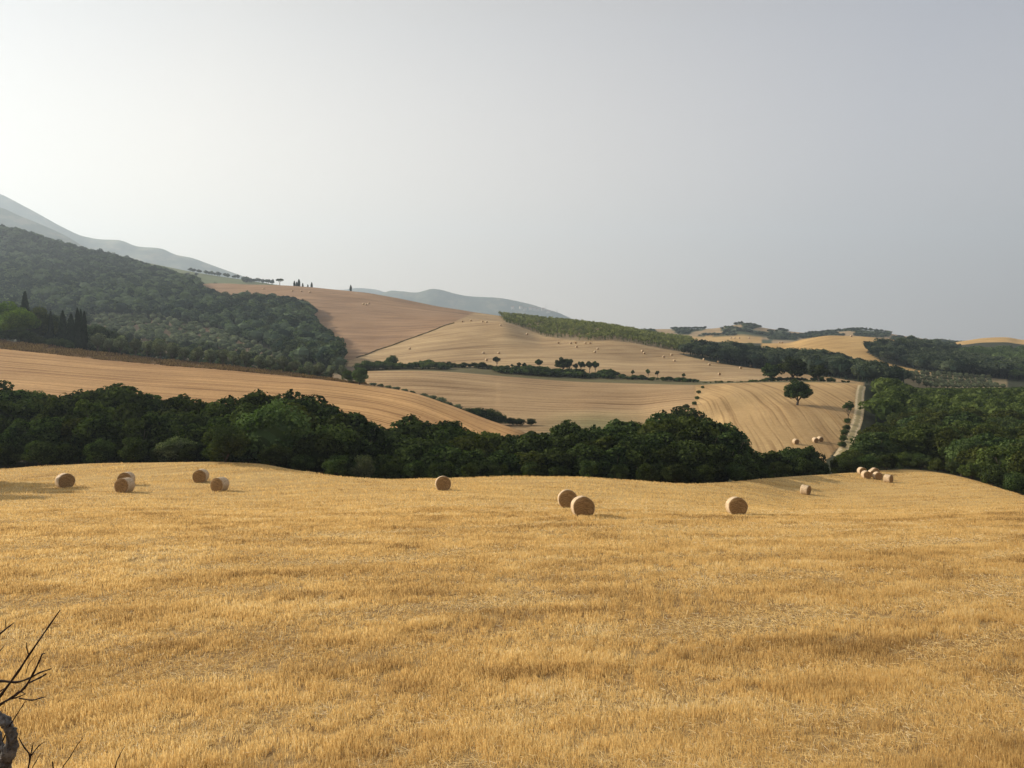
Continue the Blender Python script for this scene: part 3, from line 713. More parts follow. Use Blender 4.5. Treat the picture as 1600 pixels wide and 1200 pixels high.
# single ones that stand out
bx, by, bz_ = (352-800)/F*104, 104, 0
place_tree('round_bush', 'bush1', bx, by, 5.7, 'round bush standing forward of the tree belt on the edge of the stubble', 'shrub', mat='shrub', wide=1.15)
tree_img('broadleaf_tree', 'bush2', 425, 114, 618, 'large pale green rounded tree, brightest crown in the tree belt', 'tree', mat='oak_light', wide=1.0)
tree_img('broadleaf_tree', 'bush0', 522, 119, 650, 'mid green light-topped tree right of the large pale tree in the belt', 'tree', mat='shrub', wide=1.0)
tree_img('pale_shrub', 'bush0', 568, 107, 706, 'small silvery green shrub at the foot of the belt where the stubble edge dips', 'shrub', mat='olive_dark', wide=0.9)
tree_img('pale_shrub', 'bush2', 272, 110, 680, 'dim grey-green round shrub in the shadow of the belt behind the double bale', 'shrub', mat='olive_dark', wide=1.3)
tree_img('broadleaf_tree', 'broad1', 1243, 182, 696, 'dark rounded tree by the lower corner of the field with the lone oak', 'tree', mat='oak', wide=1.1)
tree_img('broadleaf_tree', 'broad2', 1117, 186, 648, 'tall dark tree beside the bare earth gap left of the lone oak field', 'tree', mat='oak', wide=1.1)
tree_img('broadleaf_tree', 'broad4', 1068, 225, 630, 'dark tree at the upper tip of the belt below the earth track', 'tree', mat='oak', wide=1.0)
tree_img('broadleaf_tree', 'broad4', 1040, 215, 646, 'dark tree just left of the upper tip of the gully belt', 'tree', mat='oak', wide=1.0)
# trees beyond the left field's right-hand crest
for i, (px, top) in enumerate([(735, 634), (750, 633), (765, 636), (782, 645), (797, 650), (812, 657), (830, 660)]):
    Y = 292; x = (px-800)/F*Y
    place_tree('broadleaf_tree', 'bush%d' % (i % 3), x, Y, max(-(top-HZ)/F*Y-gz(x, Y), 3), 'small dark tree peeping over the falling crest of the orange field', 'tree', 'trees behind the crest of the orange field', wide=1.5, mat='oak')
# off the left edge: trees whose shadow falls on the stubble
for i, (px, Y, h) in enumerate([(-95, 84, 9), (-150, 92, 11), (-120, 74, 8)]):
    place_tree('broadleaf_tree', KIND5[i], (px-800)/F*Y, Y, h, 'broadleaf tree just outside the view at the left edge of the stubble field', 'tree', 'trees off the left edge of the stubble')

# ------------------------------------------------------------ wood at the right
WOOD = [(1300, 800), (1300, 745), (1352, 700), (1366, 672), (1372, 645), (1378, 612), (1384, 598), (1420, 596), (1700, 596), (1700, 830)]
def in_wood(px, py): return inpoly(px, py, WOOD)
EX = np.arange(1200, 1760, 10); EYV = ci(EDGEY, EX)
P = []
for y in np.arange(140, 475, 7.0):
    xs = np.arange((1280-800)/F*y, (1680-800)/F*y, 7.0); P.append(np.stack([xs, np.full_like(xs, y)], -1))
P = np.concatenate(P); rngw = np.random.default_rng(3); P += rngw.uniform(-2.6, 2.6, P.shape)
zz, kk = ground(P[:, 0], P[:, 1]); ppx = 800+P[:, 0]/P[:, 1]*F; ppy = HZ-zz/P[:, 1]*F
ok = in_wood(ppx, ppy) & (kk > 8.6) & ((ppx > 1372) | (P[:, 1] < 300)) & (P[:, 1] > np.interp(ppx, EX, EYV)+9); P = P[ok]; P = P[np.argsort(P[:, 1])]
n_ind = 300-n_belt-26
near_w, far_w = P[:n_ind], P[n_ind:]
for i, (x, y) in enumerate(near_w):
    h = rr.uniform(8.5, 12.5); pxx = 800+x/y*F
    capy = np.interp(pxx, [1290, 1320, 1345, 1375, 1400], [722, 706, 690, 655, 590]) if pxx < 1400 else float(np.interp(pxx, [1400, 1425], [592, 605]))      # keep the track in view over the nearer crowns
    h = min(h, max(-(capy-HZ)/F*y-gz(x, y), 3.0))
    
    mt = rr.choice(['wood', 'wood', 'oak', 'shrub', 'wood'])
    series(('wood', int(y//14)), place_tree('woodland_tree', KIND5[i % 6], float(x), float(y), h, 'tree', 'tree', 'broadleaf trees of the wood right of the farm track', mat=mt, wide=rr.uniform(1.0, 1.25)), 'green tree in the right-hand wood, '+ordinal(int(y//14)-10)+' row back, # from the left')
px = 1330
while px < 1660:
    Y = float(ci(EDGEY, px))+rr.uniform(5, 11)
    series('woodfoot', place_tree('shrub', 'bush%d' % rr.randrange(3), (px-800)/F*Y, Y, rr.uniform(3.0, 5.2), 'bush', 'shrub', 'bushes along the front of the right-hand wood', mat=rr.choice(['oak', 'wood', 'shrub']), wide=rr.uniform(1.1, 1.4)), 'bush at the shaded front of the right-hand wood, # from the left')
    px += rr.uniform(3.2, 4.4)/Y*F
if len(far_w):
    wz = ground(far_w[:, 0], far_w[:, 1])[0]; wp = 800+far_w[:, 0]/far_w[:, 1]*F
    wcap = -(np.interp(wp, [1380, 1400, 1425], [588, 594, 606])-HZ)/F*far_w[:, 1]-wz
    wH = np.clip(rngw.uniform(8, 11.5, len(far_w)), 2.5, np.maximum(wcap, 2.5))
    tag(scatter_mesh('woodland', SP_MID, far_w[:, 0], far_w[:, 1], wH, rngw.uniform(9, 12.5, len(far_w)), 'wood', rngw), 'green wood running back up the valley at the right, behind its nearest trees', 'woodland', kind='stuff')

# ------------------------------------------------------------ farther woods (masses)
def wood_mass(poly, name, label, mat, step, protos, hr, seed, k0=13.5, k1=19.9, y0=440, y1=1600, category='woodland'):
    g = np.random.default_rng(seed); X, Y = fill_poly(poly, k0, k1, y0, y1, step, g)
    H = g.uniform(*hr, len(X))*(0.85+0.4*vnoise(X/40, Y/40, seed))
    return tag(scatter_mesh(name, protos, X, Y, H, H*g.uniform(1.0, 1.3, len(X)), mat, g), label, category, kind='stuff')
wood_mass('forest', 'forest', 'hazy forest covering the whole hillside at the left', 'forest', 9.6, SP_FAR, (7.5, 14.5), 61)
wood_mass([(330, 470), (400, 472), (430, 476), (480, 485), (492, 493), (484, 505), (505, 528), (534, 562), (530, 585), (470, 580), (440, 555), (400, 520), (360, 480)], 'forest', 'darker tongue of forest reaching down along the pinkish hill field', 'forest', 7.0, SP_MID, (8, 12), 62, y1=1200)
wood_mass('midwood', 'woodland', 'dark wooded belt behind the upper field with the three hedge oaks', 'forest', 7.0, SP_MID, (8, 12.5), 63)
wood_mass('darkwood', 'woodland', 'dark wood below the golden hilltop field at the right', 'forest', 7.0, SP_MID, (9, 13.0), 64)
wood_mass('hazewood', 'woodland', 'hazy green wood on the slope below the eroded hilltop at the far right', 'oak_light', 8.0, SP_MID, (8, 11.0), 65)
wood_mass([(1405, 536), (1440, 537), (1500, 546), (1475, 554), (1400, 546)], 'woodland', 'small dark wood on the skyline right of the golden hilltop field', 'forest', 8.0, SP_MID, (6, 10.0), 66)
# poplar plantation in rows
g = np.random.default_rng(71)
X, Y = [], []
for y in np.arange(600, 1010, 6.5):
    xs = np.arange(-30, 330, 3.4); X.append(xs+g.uniform(-2.2, 2.2, len(xs))); Y.append(np.full(len(xs), y)+g.uniform(-2.6, 2.6, len(xs)))
X = np.concatenate(X); Y = np.concatenate(Y); z, k = ground(X, Y); px = 800+X/Y*F; py = HZ-z/Y*F
ok = inpoly(px, py, POLY['plant']) & (k > 16.5) & (k < 19.6) & (vnoise(X/25, Y/25, 5)+g.uniform(0, .5, len(X)) > 0.52)
tag(scatter_mesh('plantation', SP_POPLAR, X[ok], Y[ok], g.uniform(4.0, 8.5, ok.sum()), g.uniform(7, 12, ok.sum()), 'poplar', g), 'yellow-green plantation of young poplars on the middle hill', 'plantation', kind='stuff')
# far hill copses along the low skyline
g = np.random.default_rng(73)
X = g.uniform(250, 1250, 6000); Y = g.uniform(1480, 1950, 6000); z, k = ground(X, Y); px = 800+X/Y*F; py = HZ-z/Y*F
ok = (landuse(px, py, Y, k)[0][:, 0] < 0.08) & (vnoise(X/45, Y/45, 12) > 0.35)
tag(scatter_mesh('far_woods', SP_FAR, X[ok], Y[ok], g.uniform(3, 7, ok.sum()), g.uniform(8, 13, ok.sum()), 'forest', g), 'hazy copses on the farthest low hills at the right', 'woodland', kind='stuff')
X = g.uniform(-1000, -500, 900); Y = g.uniform(1500, 1990, 900); ok = (vnoise(X/60, Y/60, 9) > 0.72)
tag(scatter_mesh('far_woods', SP_FAR, X[ok], Y[ok], g.uniform(7, 12, ok.sum()), g.uniform(10, 15, ok.sum()), 'forest', g), 'scattered hazy trees on the pale green slope below the blue mountain', 'trees', kind='stuff')

# ------------------------------------------------------------ olive trees
OL = ['olive0', 'olive1', 'olive2']
px = 150; i = 0
while px < 545:
    yb = float(np.interp(px, [150, 200, 300, 400, 470, 545], [545, 549, 561, 573, 582, 592]))
    Y = float(np.interp(px, [100, 200, 400, 570], [354, 348, 333, 318]))
    x = (px-800)/F*Y
    place_tree('olive_tree', OL[i % 3], x, Y+rr.uniform(-1, 1), float(np.interp(px, [150, 350, 545], [9.2, 8.4, 7.0]))*rr.uniform(0.85, 1.1), 'grey-green olive tree in the row along the top of the orange field', 'olive tree', 'olive trees in the row above the orange field', wide=rr.uniform(0.72, 0.88))
    px += rr.uniform(17, 21); i += 1
px = 136
while px < 520:      # second row just behind
    Y = float(np.interp(px, [100, 200, 400, 570], [368, 360, 345, 328]))
    place_tree('olive_tree', OL[i % 3], (px-800)/F*Y, Y, rr.uniform(4.8, 6.5), 'olive tree half hidden behind the first row above the orange field', 'olive tree', 'olive trees in the second row above the orange field', wide=rr.uniform(1.0, 1.25), mat='olive_dark')
    px += rr.uniform(17, 23); i += 1
for px, py, tp, wd in [(583, 603, 596, 1.3), (594, 606, 598, 1.3), (607, 609, 600, 1.3), (619, 612, 602, 1.3), (632, 615, 606, 1.3), (644, 618, 609, 1.2), (660, 622, 613, 1.6), (673, 625, 615, 1.6), (687, 629, 619, 1.5), (713, 634, 630, 1.6), (700, 633, 625, 1.3)]:
    Y = float(np.interp(px, [570, 640, 715], [316, 301, 281]))+6
    x = (px-800)/F*Y; z = gz(x, Y); h = max(-(tp-HZ)/F*Y-z, 2.2)
    place_tree('olive_tree', OL[px % 3], x, Y, h, 'small round olive tree lined up along the falling crest of the orange field', 'olive tree', 'small olives along the crest of the orange field', wide=wd)
# olive grove at the right, in rows
g = np.random.default_rng(75); cnt = 0
for r_, Y in enumerate([520, 531, 543, 556, 570, 585, 600]):
    for q in range(24):
        px = 1395 + q*8.6 - r_*1.0 + g.uniform(-1, 1)
        lim0 = np.interp(r_, [0, 6], [1440, 1392]); lim1 = np.interp(r_, [0, 6], [1572, 1545])
        if not (lim0 < px < lim1): continue
        x = (px-800)/F*Y
        series(('grove', r_), place_tree('olive_tree', OL[cnt % 3], x, Y, g.uniform(3.6, 4.6), 'silvery olive tree in the planted grove beyond the right-hand wood', 'olive tree', 'olive grove beyond the right-hand wood', wide=g.uniform(0.95, 1.15)), 'silvery olive in the '+ORD[r_]+' row of the right-hand grove, # from the left'); cnt += 1
# older groves below the forest hill: a texture of crowns
g = np.random.default_rng(76); X, Y = fill_poly('grove', 12.5, 19, 372, 1100, 7.0, g)
PALE = [(140, 492), (250, 496), (330, 514), (385, 536), (470, 572), (440, 575), (330, 548), (210, 533), (140, 512)]
z, k = ground(X, Y); pale = inpoly(800+X/Y*F, HZ-z/Y*F, PALE)
X, Y = X[~pale], Y[~pale]; keep = g.uniform(0, 1, len(X)) < 0.75; X, Y = X[keep], Y[keep]
tag(scatter_mesh('thicket', SP_MID, X, Y, g.uniform(3.5, 7.5, len(X)), g.uniform(6, 10, len(X)), 'oak', g), 'dark green thicket between the olive row and the forest hill', 'thicket', kind='stuff')
g = np.random.default_rng(77); X, Y = fill_poly(PALE, 12.5, 19, 372, 1100, 7.5, g)
keep = g.uniform(0, 1, len(X)) < 0.8; X, Y = X[keep], Y[keep]
tag(scatter_mesh('olive_groves', SP_OLIVE, X, Y, g.uniform(4.5, 7, len(X)), g.uniform(6, 8.5, len(X)), 'olive', g), 'grey-green olive groves spread at the foot of the forest hill', 'olive grove', kind='stuff')

# ------------------------------------------------------------ cypresses, pines at the left
def cypress_proto(seed, nleaf=2600):
    rng = np.random.default_rng(seed)
    t = rng.uniform(0.02, 1, nleaf)**0.9; a = rng.uniform(0, 6.283, nleaf)
    prof = np.interp(t, [0, 0.06, 0.3, 0.6, 0.85, 1.0], [0.35, 0.75, 1.0, 0.85, 0.5, 0.06])*0.95
    prof = prof*(1+0.18*np.sin(a*3+t*9)+0.12*rng.normal(size=nleaf))
    P_ = np.stack([np.cos(a)*prof, np.sin(a)*prof, t*10], -1)
    Nn = np.stack([np.cos(a), np.sin(a), 0.3+0*a], -1)+rng.normal(size=(nleaf, 3))*0.4
    V, Q = leaf_quads(P_, Nn, np.full(nleaf, 0.32), rng)
    bv, bq = blob(0.62, 0.62, 4.6, 5.0, rng, 10, 10, 0.1)
    sh = np.concatenate([np.repeat(rng.uniform(0, 1, nleaf), 4), np.full(len(bv), 0.2)])
    V2 = np.concatenate([V, bv])/10; Q2 = np.concatenate([Q, bq+len(V)])
    tv, tq = tube([(0, 0, -0.5), (0, 0, 2)], [0.2, 0.15], 6)
    return dict(crown=(V2, Q2, sh), trunk=(tv/10, tq), mat='cypress')
for i in range(3): PROTO['cypress%d' % i] = cypress_proto(400+i)
def cyp(px, top, base, Y, wd, lab, k=0):
    x = (px-800)/F*Y; z = gz(x, Y); h = -(top-HZ)/F*Y - z
    place_tree('cypress_tree', 'cypress%d' % k, x, Y, h, lab, 'cypress', wide=wd)
cyp(39, 456, 500, 400, 0.72, 'dark cypress rising alone above the bright green pines', 0)
cyp(79, 486, 521, 372, 0.62, 'slim cypress between the pines and the cypress pair', 1)
cyp(98, 485, 528, 366, 0.85, 'broad dark cypress standing left of the clump of three', 2)
cyp(111, 490, 530, 366, 1.0, 'shorter wide cypress just left of the tallest cypress', 1)
cyp(121, 481, 544, 352, 0.68, 'tallest cypress, reaching down to the dry grass bank', 0)
cyp(126, 483, 530, 362, 0.6, 'narrow cypress squeezed between the tallest and its right neighbour', 1)
cyp(131.5, 486, 528, 362, 0.7, 'rightmost cypress of the dark clump', 2)
for i, (px, top, Y, wd, mt, lb) in enumerate([(-40, 468, 372, 1.2, 'pine', 'bright green pine at the very left edge of the skyline group'), (5, 470, 378, 1.1, 'pine', 'bright green umbrella pine left of the lone cypress'), (28, 479, 366, 0.95, 'pine', 'rounded green pine in front of the lone cypress'), (58, 481, 380, 0.9, 'wood', 'darker round pine right of the lone cypress')]):
    tree_img('pine_tree', 'pine%d' % (i % 3), px, Y, top, lb, 'pine', mat=mt, wide=wd)
for i, (px, top, Y) in enumerate([(72, 488, 386), (88, 494, 390), (143, 500, 384), (152, 506, 380), (163, 512, 382), (176, 516, 380)]):
    tree_img('broadleaf_tree', KIND5[i % 6], px, Y, top, 'dark tree in the copse beside the cypresses', 'tree', 'dark copse around the cypresses', wide=1.2, mat='forest')
for i, (px, top, Y) in enumerate([(2, 515, 356), (20, 514, 358), (40, 514, 358), (62, 524, 356), (82, 526, 354), (98, 528, 354), (110, 534, 352), (-20, 514, 356)]):
    tree_img('shrub', 'bush%d' % (i % 3), px, Y, top, 'bush at the top of the dry bank under the pines and cypresses', 'shrub', 'bushes under the pines and cypresses', mat='oak' if i < 3 else 'shrub', wide=1.6)
# tree at the right end of the olive row
tree_ground('broadleaf_tree', 'broad1', 562, 601, 571, (300, 330), 'bushy bright green tree at the right end of the olive row', 'tree', mat='oak_light', wide=1.05)
tree_ground('broadleaf_tree', 'bush1', 545, 598, 576, (300, 335), 'lower dark bushy tree beside the bright green one ending the olive row', 'tree', mat='shrub', wide=1.2)

# ------------------------------------------------------------ lone oaks and hedge trees
tree_ground('oak_tree', 'oakfield0', 1245.5, 633, 591, (285, 330), 'lone spreading oak on its own in the middle of the right-hand field', 'oak', wide=1.12, rz=0.4)
for px, base, top, Y, lb in [(1204, 590, 566, 425, 'leftmost of the three oaks on the hedge bank behind the lone oak'), (1237, 592, 556, 420, 'tallest and middle of the three oaks on the hedge bank behind the lone oak'), (1280, 598, 567, 392, 'rightmost of the three oaks on the hedge bank behind the lone oak')]:
    x = (px-800)/F*Y; z = gz(x, Y)
    place_tree('oak_tree', 'oakfield1', x, Y, -(top-HZ)/F*Y-z, lb, 'oak', wide=1.15 if px != 1237 else 1.3)
HT = [(612.5, 563, 552, 455, 'bush1', 1.0, 'single round tree on the hedge bank at the left, below the ditch line'), (776, 573, 556, 470, 'round0', 1.1, 'single round tree on the hedge where the dark shrubs begin'),
      (879, 579, 557, 462, 'oakfield0', 1.25, 'widest round tree on the dark hedge, beside a smaller one'), (889, 579, 559, 462, 'round2', 0.9, 'round tree touching the right side of the widest hedge tree'),
      (842, 578, 560, 462, 'round0', 1.0, 'upright round tree left of the widest hedge tree')]
for px, base, top, Y, key, wd, lb in HT:
    x = (px-800)/F*Y; z = gz(x, Y); place_tree('hedgerow_tree', key, x, Y, max(-(top-HZ)/F*Y-z, 3.5), lb, 'tree', wide=wd)
for i, (px, top) in enumerate([(811, 565), (819, 566), (827, 569), (800, 569), (900, 567), (908.5, 563), (921, 563), (930, 563.5)]):
    Y = 462; x = (px-800)/F*Y; z = gz(x, Y)
    place_tree('hedgerow_tree', 'round%d' % (i % 3), x, Y, max(-(top-HZ)/F*Y-z, 3), 'small round tree standing up out of the dark hedge between the fields', 'tree', 'small round trees on the dark hedge', wide=0.9)
for i, (px, top) in enumerate([(988.5, 577), (1012.5, 576), (1027, 578), (1068, 582)]):
    Y = 452; x = (px-800)/F*Y; z = gz(x, Y)
    place_tree('hedgerow_tree', 'round%d' % (i % 3), x, Y, max(-(top-HZ)/F*Y-z, 3), ['short tree, first of four thin ones right of the dark hedge', 'second of four thin trees right of the dark hedge', 'roundest of the four thin trees right of the dark hedge', 'last of four thin trees, by the pale verge patch'][i], 'tree', wide=0.75, mat='shrub' if i != 2 else None)
place_tree('umbrella_tree', 'umbrella', (437-800)/F*1145, 1145, 11, 'flat-topped tree alone on the skyline of the pinkish hill', 'tree', z0=gz((437-800)/F*1145, 1145)-0.5)
for i, (px, Y, h) in enumerate([(460, 1150, 9), (463.5, 1150, 8), (467, 1150, 12), (473, 1148, 7), (487, 1145, 9), (481, 1150, 6), (548, 1095, 9)]):
    x = (px-800)/F*Y; place_tree('cypress_tree', 'cypress%d' % (i % 3), x, Y, h, 'tiny cypress on the skyline of the pinkish hill right of the flat-topped tree', 'cypress', 'tiny cypresses on the hill skyline', wide=1.6)
# young tree and bushes along the farm track
tree_ground('young_tree', 'young', 1325, 655, 624, (240, 310), 'spindly young tree with spiky leaves beside the farm track', 'tree', mat='shrub', wide=1.0)
for i, (px, py, tp) in enumerate([(1324, 662, 652), (1323, 672, 662), (1320, 680, 669), (1318, 690, 678), (1316, 699, 688)]):
    tree_ground('shrub', 'bush%d' % (i % 3), px, py, tp, (205, 300), 'low bush in the line on the field side of the farm track', 'shrub', 'bushes lining the farm track', mat='shrub', wide=1.2)
for i, (px, py, tp) in enumerate([(1098, 607, 602), (1092, 615, 609), (1089, 624, 618), (1085, 633, 626), (1072, 640, 630)]):
    tree_ground('shrub', 'bush%d' % (i % 3), px, py, tp, (262, 420), 'small bush in the furrow dividing the middle field from the lone oak field', 'shrub', 'bushes dividing the two middle fields', mat='shrub', wide=1.3)

# hedges: one continuous thing each
def hedge(name, pts, wid, hr, mat, label, seed, dens=0.5):
    """pts: (px, distance)"""
    g = np.random.default_rng(seed); X = []; Y = []
    P_ = np.array([((p-800)/F*y, y) for p, y in pts]); L_ = np.r_[0, np.cumsum(np.hypot(*np.diff(P_, axis=0).T))]
    nn = int(L_[-1]*wid*dens/4); t = g.uniform(0, L_[-1], nn)
    X = np.interp(t, L_, P_[:, 0])+g.uniform(-wid/2, wid/2, nn)*0.3; Y = np.interp(t, L_, P_[:, 1])+g.uniform(-wid/2, wid/2, nn)
    H = g.uniform(*hr, nn)*(0.6+0.8*vnoise(X/9, Y/9, seed))
    return tag(scatter_mesh(name, SP_MID, X, Y, H, H*g.uniform(1.2, 1.8, nn), mat, g, sink=0.3), label, 'hedge')
hedge('hedge', [(560, 440), (600, 446), (660, 448), (700, 450)], 12, (2.0, 4.5), 'shrub', 'light green rough hedge between the ditch line and the middle field', 81, 0.9)
hedge('hedge', [(620, 462), (660, 462), (700, 462), (760, 458), (790, 456)], 6, (1.6, 3.4), 'oak', 'thin dark hedge line climbing from the round tree toward the dark shrubs', 82, 0.9)
hedge('hedge', [(775, 446), (830, 447), (880, 446), (920, 446), (950, 446), (964, 446)], 14, (2.0, 3.6), 'oak', 'thick dark hedge bank under the small round trees', 83, 0.9)
hedge('hedge', [(955, 444), (1010, 440), (1050, 437), (1090, 428)], 8, (1.2, 3.0), 'oak', 'low dark hedge running right under the four thin trees', 84, 0.8)
hedge('hedge', [(1170, 425), (1210, 424), (1250, 420), (1300, 412)], 6, (1.2, 2.6), 'oak', 'dark scrub along the bank at the feet of the three oaks', 85, 1.2)
hedge('hedge', [(1092, 420), (1130, 412), (1180, 404), (1240, 396), (1330, 388)], 3, (0.5, 1.1), 'shrub', 'narrow dark verge on the crest of the lone oak field', 86, 1.5)

# ------------------------------------------------------------ farm track at the right
tr = [(1347, 602, 352), (1344, 612, 335), (1343, 625, 310), (1343, 640, 293), (1341, 652, 280), (1337, 665, 262), (1331, 680, 248), (1322, 698, 232), (1310, 716, 214)]
T_ = np.array([hit(px, py, y-26, y+26)[:2] for px, py, y in tr]); L_ = np.r_[0, np.cumsum(np.hypot(*np.diff(T_, axis=0).T))]
s_ = np.linspace(0, L_[-1], 90); tx = np.interp(s_, L_, T_[:, 0]); ty = np.interp(s_, L_, T_[:, 1])
kx = np.convolve(np.pad(tx, 4, 'edge'), np.ones(9)/9, 'valid'); ky = np.convolve(np.pad(ty, 4, 'edge'), np.ones(9)/9, 'valid')
d = np.stack([np.gradient(kx), np.gradient(ky)], -1); d /= np.linalg.norm(d, axis=1, keepdims=True)
V = []; U = []
for u in np.linspace(-2.1, 2.1, 9)*0.78:
    X = kx-d[:, 1]*u; Y = ky+d[:, 0]*u; V.append(np.stack([X, Y, ground(X, Y)[0]+0.10-0.02*abs(u)], -1)); U.append(np.full(90, u))
V = np.array(V); i = np.arange(9*90).reshape(9, 90); Q = np.stack([i[:-1, :-1], i[:-1, 1:], i[1:, 1:], i[1:, :-1]], -1).reshape(-1, 4)
m, n, b = newmat('track'); at = N(n, 'ShaderNodeAttribute', attribute_name='across')
ab = mth(n, 'ABSOLUTE', at.outputs['Fac'])
geo = n.nodes.new('ShaderNodeNewGeometry'); t = N(n, 'ShaderNodeTexNoise', Scale=0.5, Detail=5.0); n.links.new(geo.outputs['Position'], t.inputs[0])
c = ramp(n, mth(n, 'ADD', mth(n, 'DIVIDE', ab, 2.1), mth(n, 'MULTIPLY', mth(n, 'SUBTRACT', t.outputs[0], 0.5), 0.9)), [(0.1, (0.34, 0.27, 0.13)), (0.3, (0.38, 0.31, 0.16)), (0.42, (0.60, 0.47, 0.28)), (0.60, (0.60, 0.47, 0.28)), (0.78, (0.40, 0.29, 0.14))])
n.links.new(c, b.inputs['Base Color'])
tag(mesh_np('farm_track', V.reshape(-1, 3), Q, [m], smooth=True, attrs={'across': ('FLOAT', np.concatenate(U))}), 'pale farm track with two wheel ruts beside the right-hand wood', kind='structure')

# ------------------------------------------------------------ dry grass banks and ditch lines (stuff)
def tufts(name, X, Y, H, mat, label, category, seed, blades=9, wd=0.5):
    g = np.random.default_rng(seed); n_ = len(X); Z = ground(X, Y)[0]
    X = np.repeat(X, blades); Y = np.repeat(Y, blades); Z = np.repeat(Z, blades); Hh = np.repeat(H, blades)*g.uniform(0.5, 1.1, n_*blades)
    a = g.uniform(0, 6.283, n_*blades); sp = Hh*0.35; bw = Hh*wd*0.3
    bx_, by_ = X+np.cos(a)*sp*0.4, Y+np.sin(a)*sp*0.4
    ca, sa = np.cos(a+1.57)*bw, np.sin(a+1.57)*bw
    V = np.stack([np.stack([bx_-ca, by_-sa, Z-0.1], -1), np.stack([bx_+ca, by_+sa, Z-0.1], -1), np.stack([X+np.cos(a)*sp+ca*.4, Y+np.sin(a)*sp+sa*.4, Z+Hh], -1), np.stack([X+np.cos(a)*sp-ca*.4, Y+np.sin(a)*sp-sa*.4, Z+Hh], -1)], 1)
    return tag(mesh_np(name, V.reshape(-1, 3), np.arange(len(V)*4).reshape(-1, 4), [M[mat]], attrs={'shade': ('FLOAT', np.repeat(g.uniform(0, 1, len(V)), 4))}), label, category, kind='stuff')
def along(pts, n_, wid, g):      # pts (px, Y)
    P_ = np.array([((p-800)/F*y, y) for p, y in pts]); L_ = np.r_[0, np.cumsum(np.hypot(*np.diff(P_, axis=0).T))]
    t = g.uniform(0, L_[-1], n_); return np.interp(t, L_, P_[:, 0])+g.uniform(-1, 1, n_)*wid*0.2, np.interp(t, L_, P_[:, 1])+g.uniform(-1, 1, n_)*wid
g = np.random.default_rng(91)
yt = lambda p: float(np.interp(p, PX, KY[KI['ltop']]))
X, Y = along([(p, yt(p)+9) for p in (-60, 0, 100, 200, 300, 400, 500, 572)], 11000, 8, g)
ok = vnoise(X/3, Y/3, 3)+g.uniform(0, 0.6, len(X)) > 0.55; X, Y = X[ok], Y[ok]
tufts('dry_grass', X, Y, g.uniform(0.25, 0.9, len(X))*(0.5+vnoise(X/5, Y/5, 8)), 'drygrass', 'brown dry grass bank along the top of the orange field', 'dry grass', 92)
pts = [hit(px, py, y-60, y+60) for px, py, y in [(558, 559, 535), (590, 547, 580), (620, 537, 610), (650, 526, 660), (680, 515, 690), (708, 505, 720)]]
X, Y = along([(800+x/y*F, y) for x, y, z in pts], 1300, 1.3, g); X += 2.5*fbm(Y/25, Y*0, 3, 4)
M['ditch'] = foliage_mat('ditch_weeds', (0.07, 0.055, 0.03), (0.20, 0.15, 0.08), hue=0.01)
tufts('ditch_grass', X, Y, g.uniform(0.3, 0.9, len(X)), 'ditch', 'dark ditch line running diagonally between the pinkish and the pale upper field', 'ditch', 93)

# ------------------------------------------------------------ hay bales
m, n, b = newmat('bale_straw'); M['bale'] = m
tc = n.nodes.new('ShaderNodeTexCoord'); sx = n.nodes.new('ShaderNodeSeparateXYZ'); n.links.new(tc.outputs['Object'], sx.inputs[0])
rad = mth(n, 'SQRT', mth(n, 'ADD', mth(n, 'POWER', sx.outputs[0], 2.0), mth(n, 'POWER', sx.outputs[2], 2.0)))
ang = mth(n, 'ARCTAN2', sx.outputs[0], sx.outputs[2])
spir = mth(n, 'ADD', mth(n, 'MULTIPLY', rad, 11.0), mth(n, 'DIVIDE', ang, 6.283))
cv = n.nodes.new('ShaderNodeCombineXYZ'); n.links.new(spir, cv.inputs[0]); n.links.new(mth(n, 'MULTIPLY', ang, 1.2), cv.inputs[1])
t1 = N(n, 'ShaderNodeTexNoise', Scale=1.6, Detail=4.0, Roughness=0.7); n.links.new(cv.outputs[0], t1.inputs[0])
t2 = N(n, 'ShaderNodeTexNoise', Scale=22.0, Detail=4.0, Roughness=0.7); n.links.new(tc.outputs['Object'], t2.inputs[0])
c = mixc(n, 'MULTIPLY', 1.0, ramp(n, t1.outputs[0], [(0.32, (0.14, 0.079, 0.032)), (0.5, (0.33, 0.205, 0.088)), (0.68, (0.48, 0.315, 0.142))]), ramp(n, t2.outputs[0], [(0.3, (0.6, 0.55, 0.5)), (0.6, (1.1, 1.1, 1.1))]))
n.links.new(c, b.inputs['Base Color'])
bp = N(n, 'ShaderNodeBump', Strength=1.0, Distance=0.04); n.links.new(mth(n, 'ADD', t1.outputs[0], mth(n, 'MULTIPLY', t2.outputs[0], 0.6)), bp.inputs['Height']); n.links.new(bp.outputs[0], b.inputs['Normal'])
m, n, b = newmat('bale_wrap'); M['wrap'] = m
tc = n.nodes.new('ShaderNodeTexCoord'); mp = n.nodes.new('ShaderNodeMapping'); mp.inputs['Scale'].default_value = (4, 26, 4); n.links.new(tc.outputs['Object'], mp.inputs[0])
t1 = N(n, 'ShaderNodeTexNoise', Scale=1.0, Detail=4.0, Roughness=0.65); n.links.new(mp.outputs[0], t1.inputs[0])
t2 = N(n, 'ShaderNodeTexNoise', Scale=9.0, Detail=5.0); n.links.new(tc.outputs['Object'], t2.inputs[0])
c = mixc(n, 'MULTIPLY', 1.0, ramp(n, t1.outputs[0], [(0.35, (0.42, 0.30, 0.17)), (0.55, (0.62, 0.48, 0.32)), (0.7, (0.72, 0.60, 0.44))]), ramp(n, t2.outputs[0], [(0.3, (0.7, 0.66, 0.6)), (0.6, (1.05, 1.05, 1.05))]))
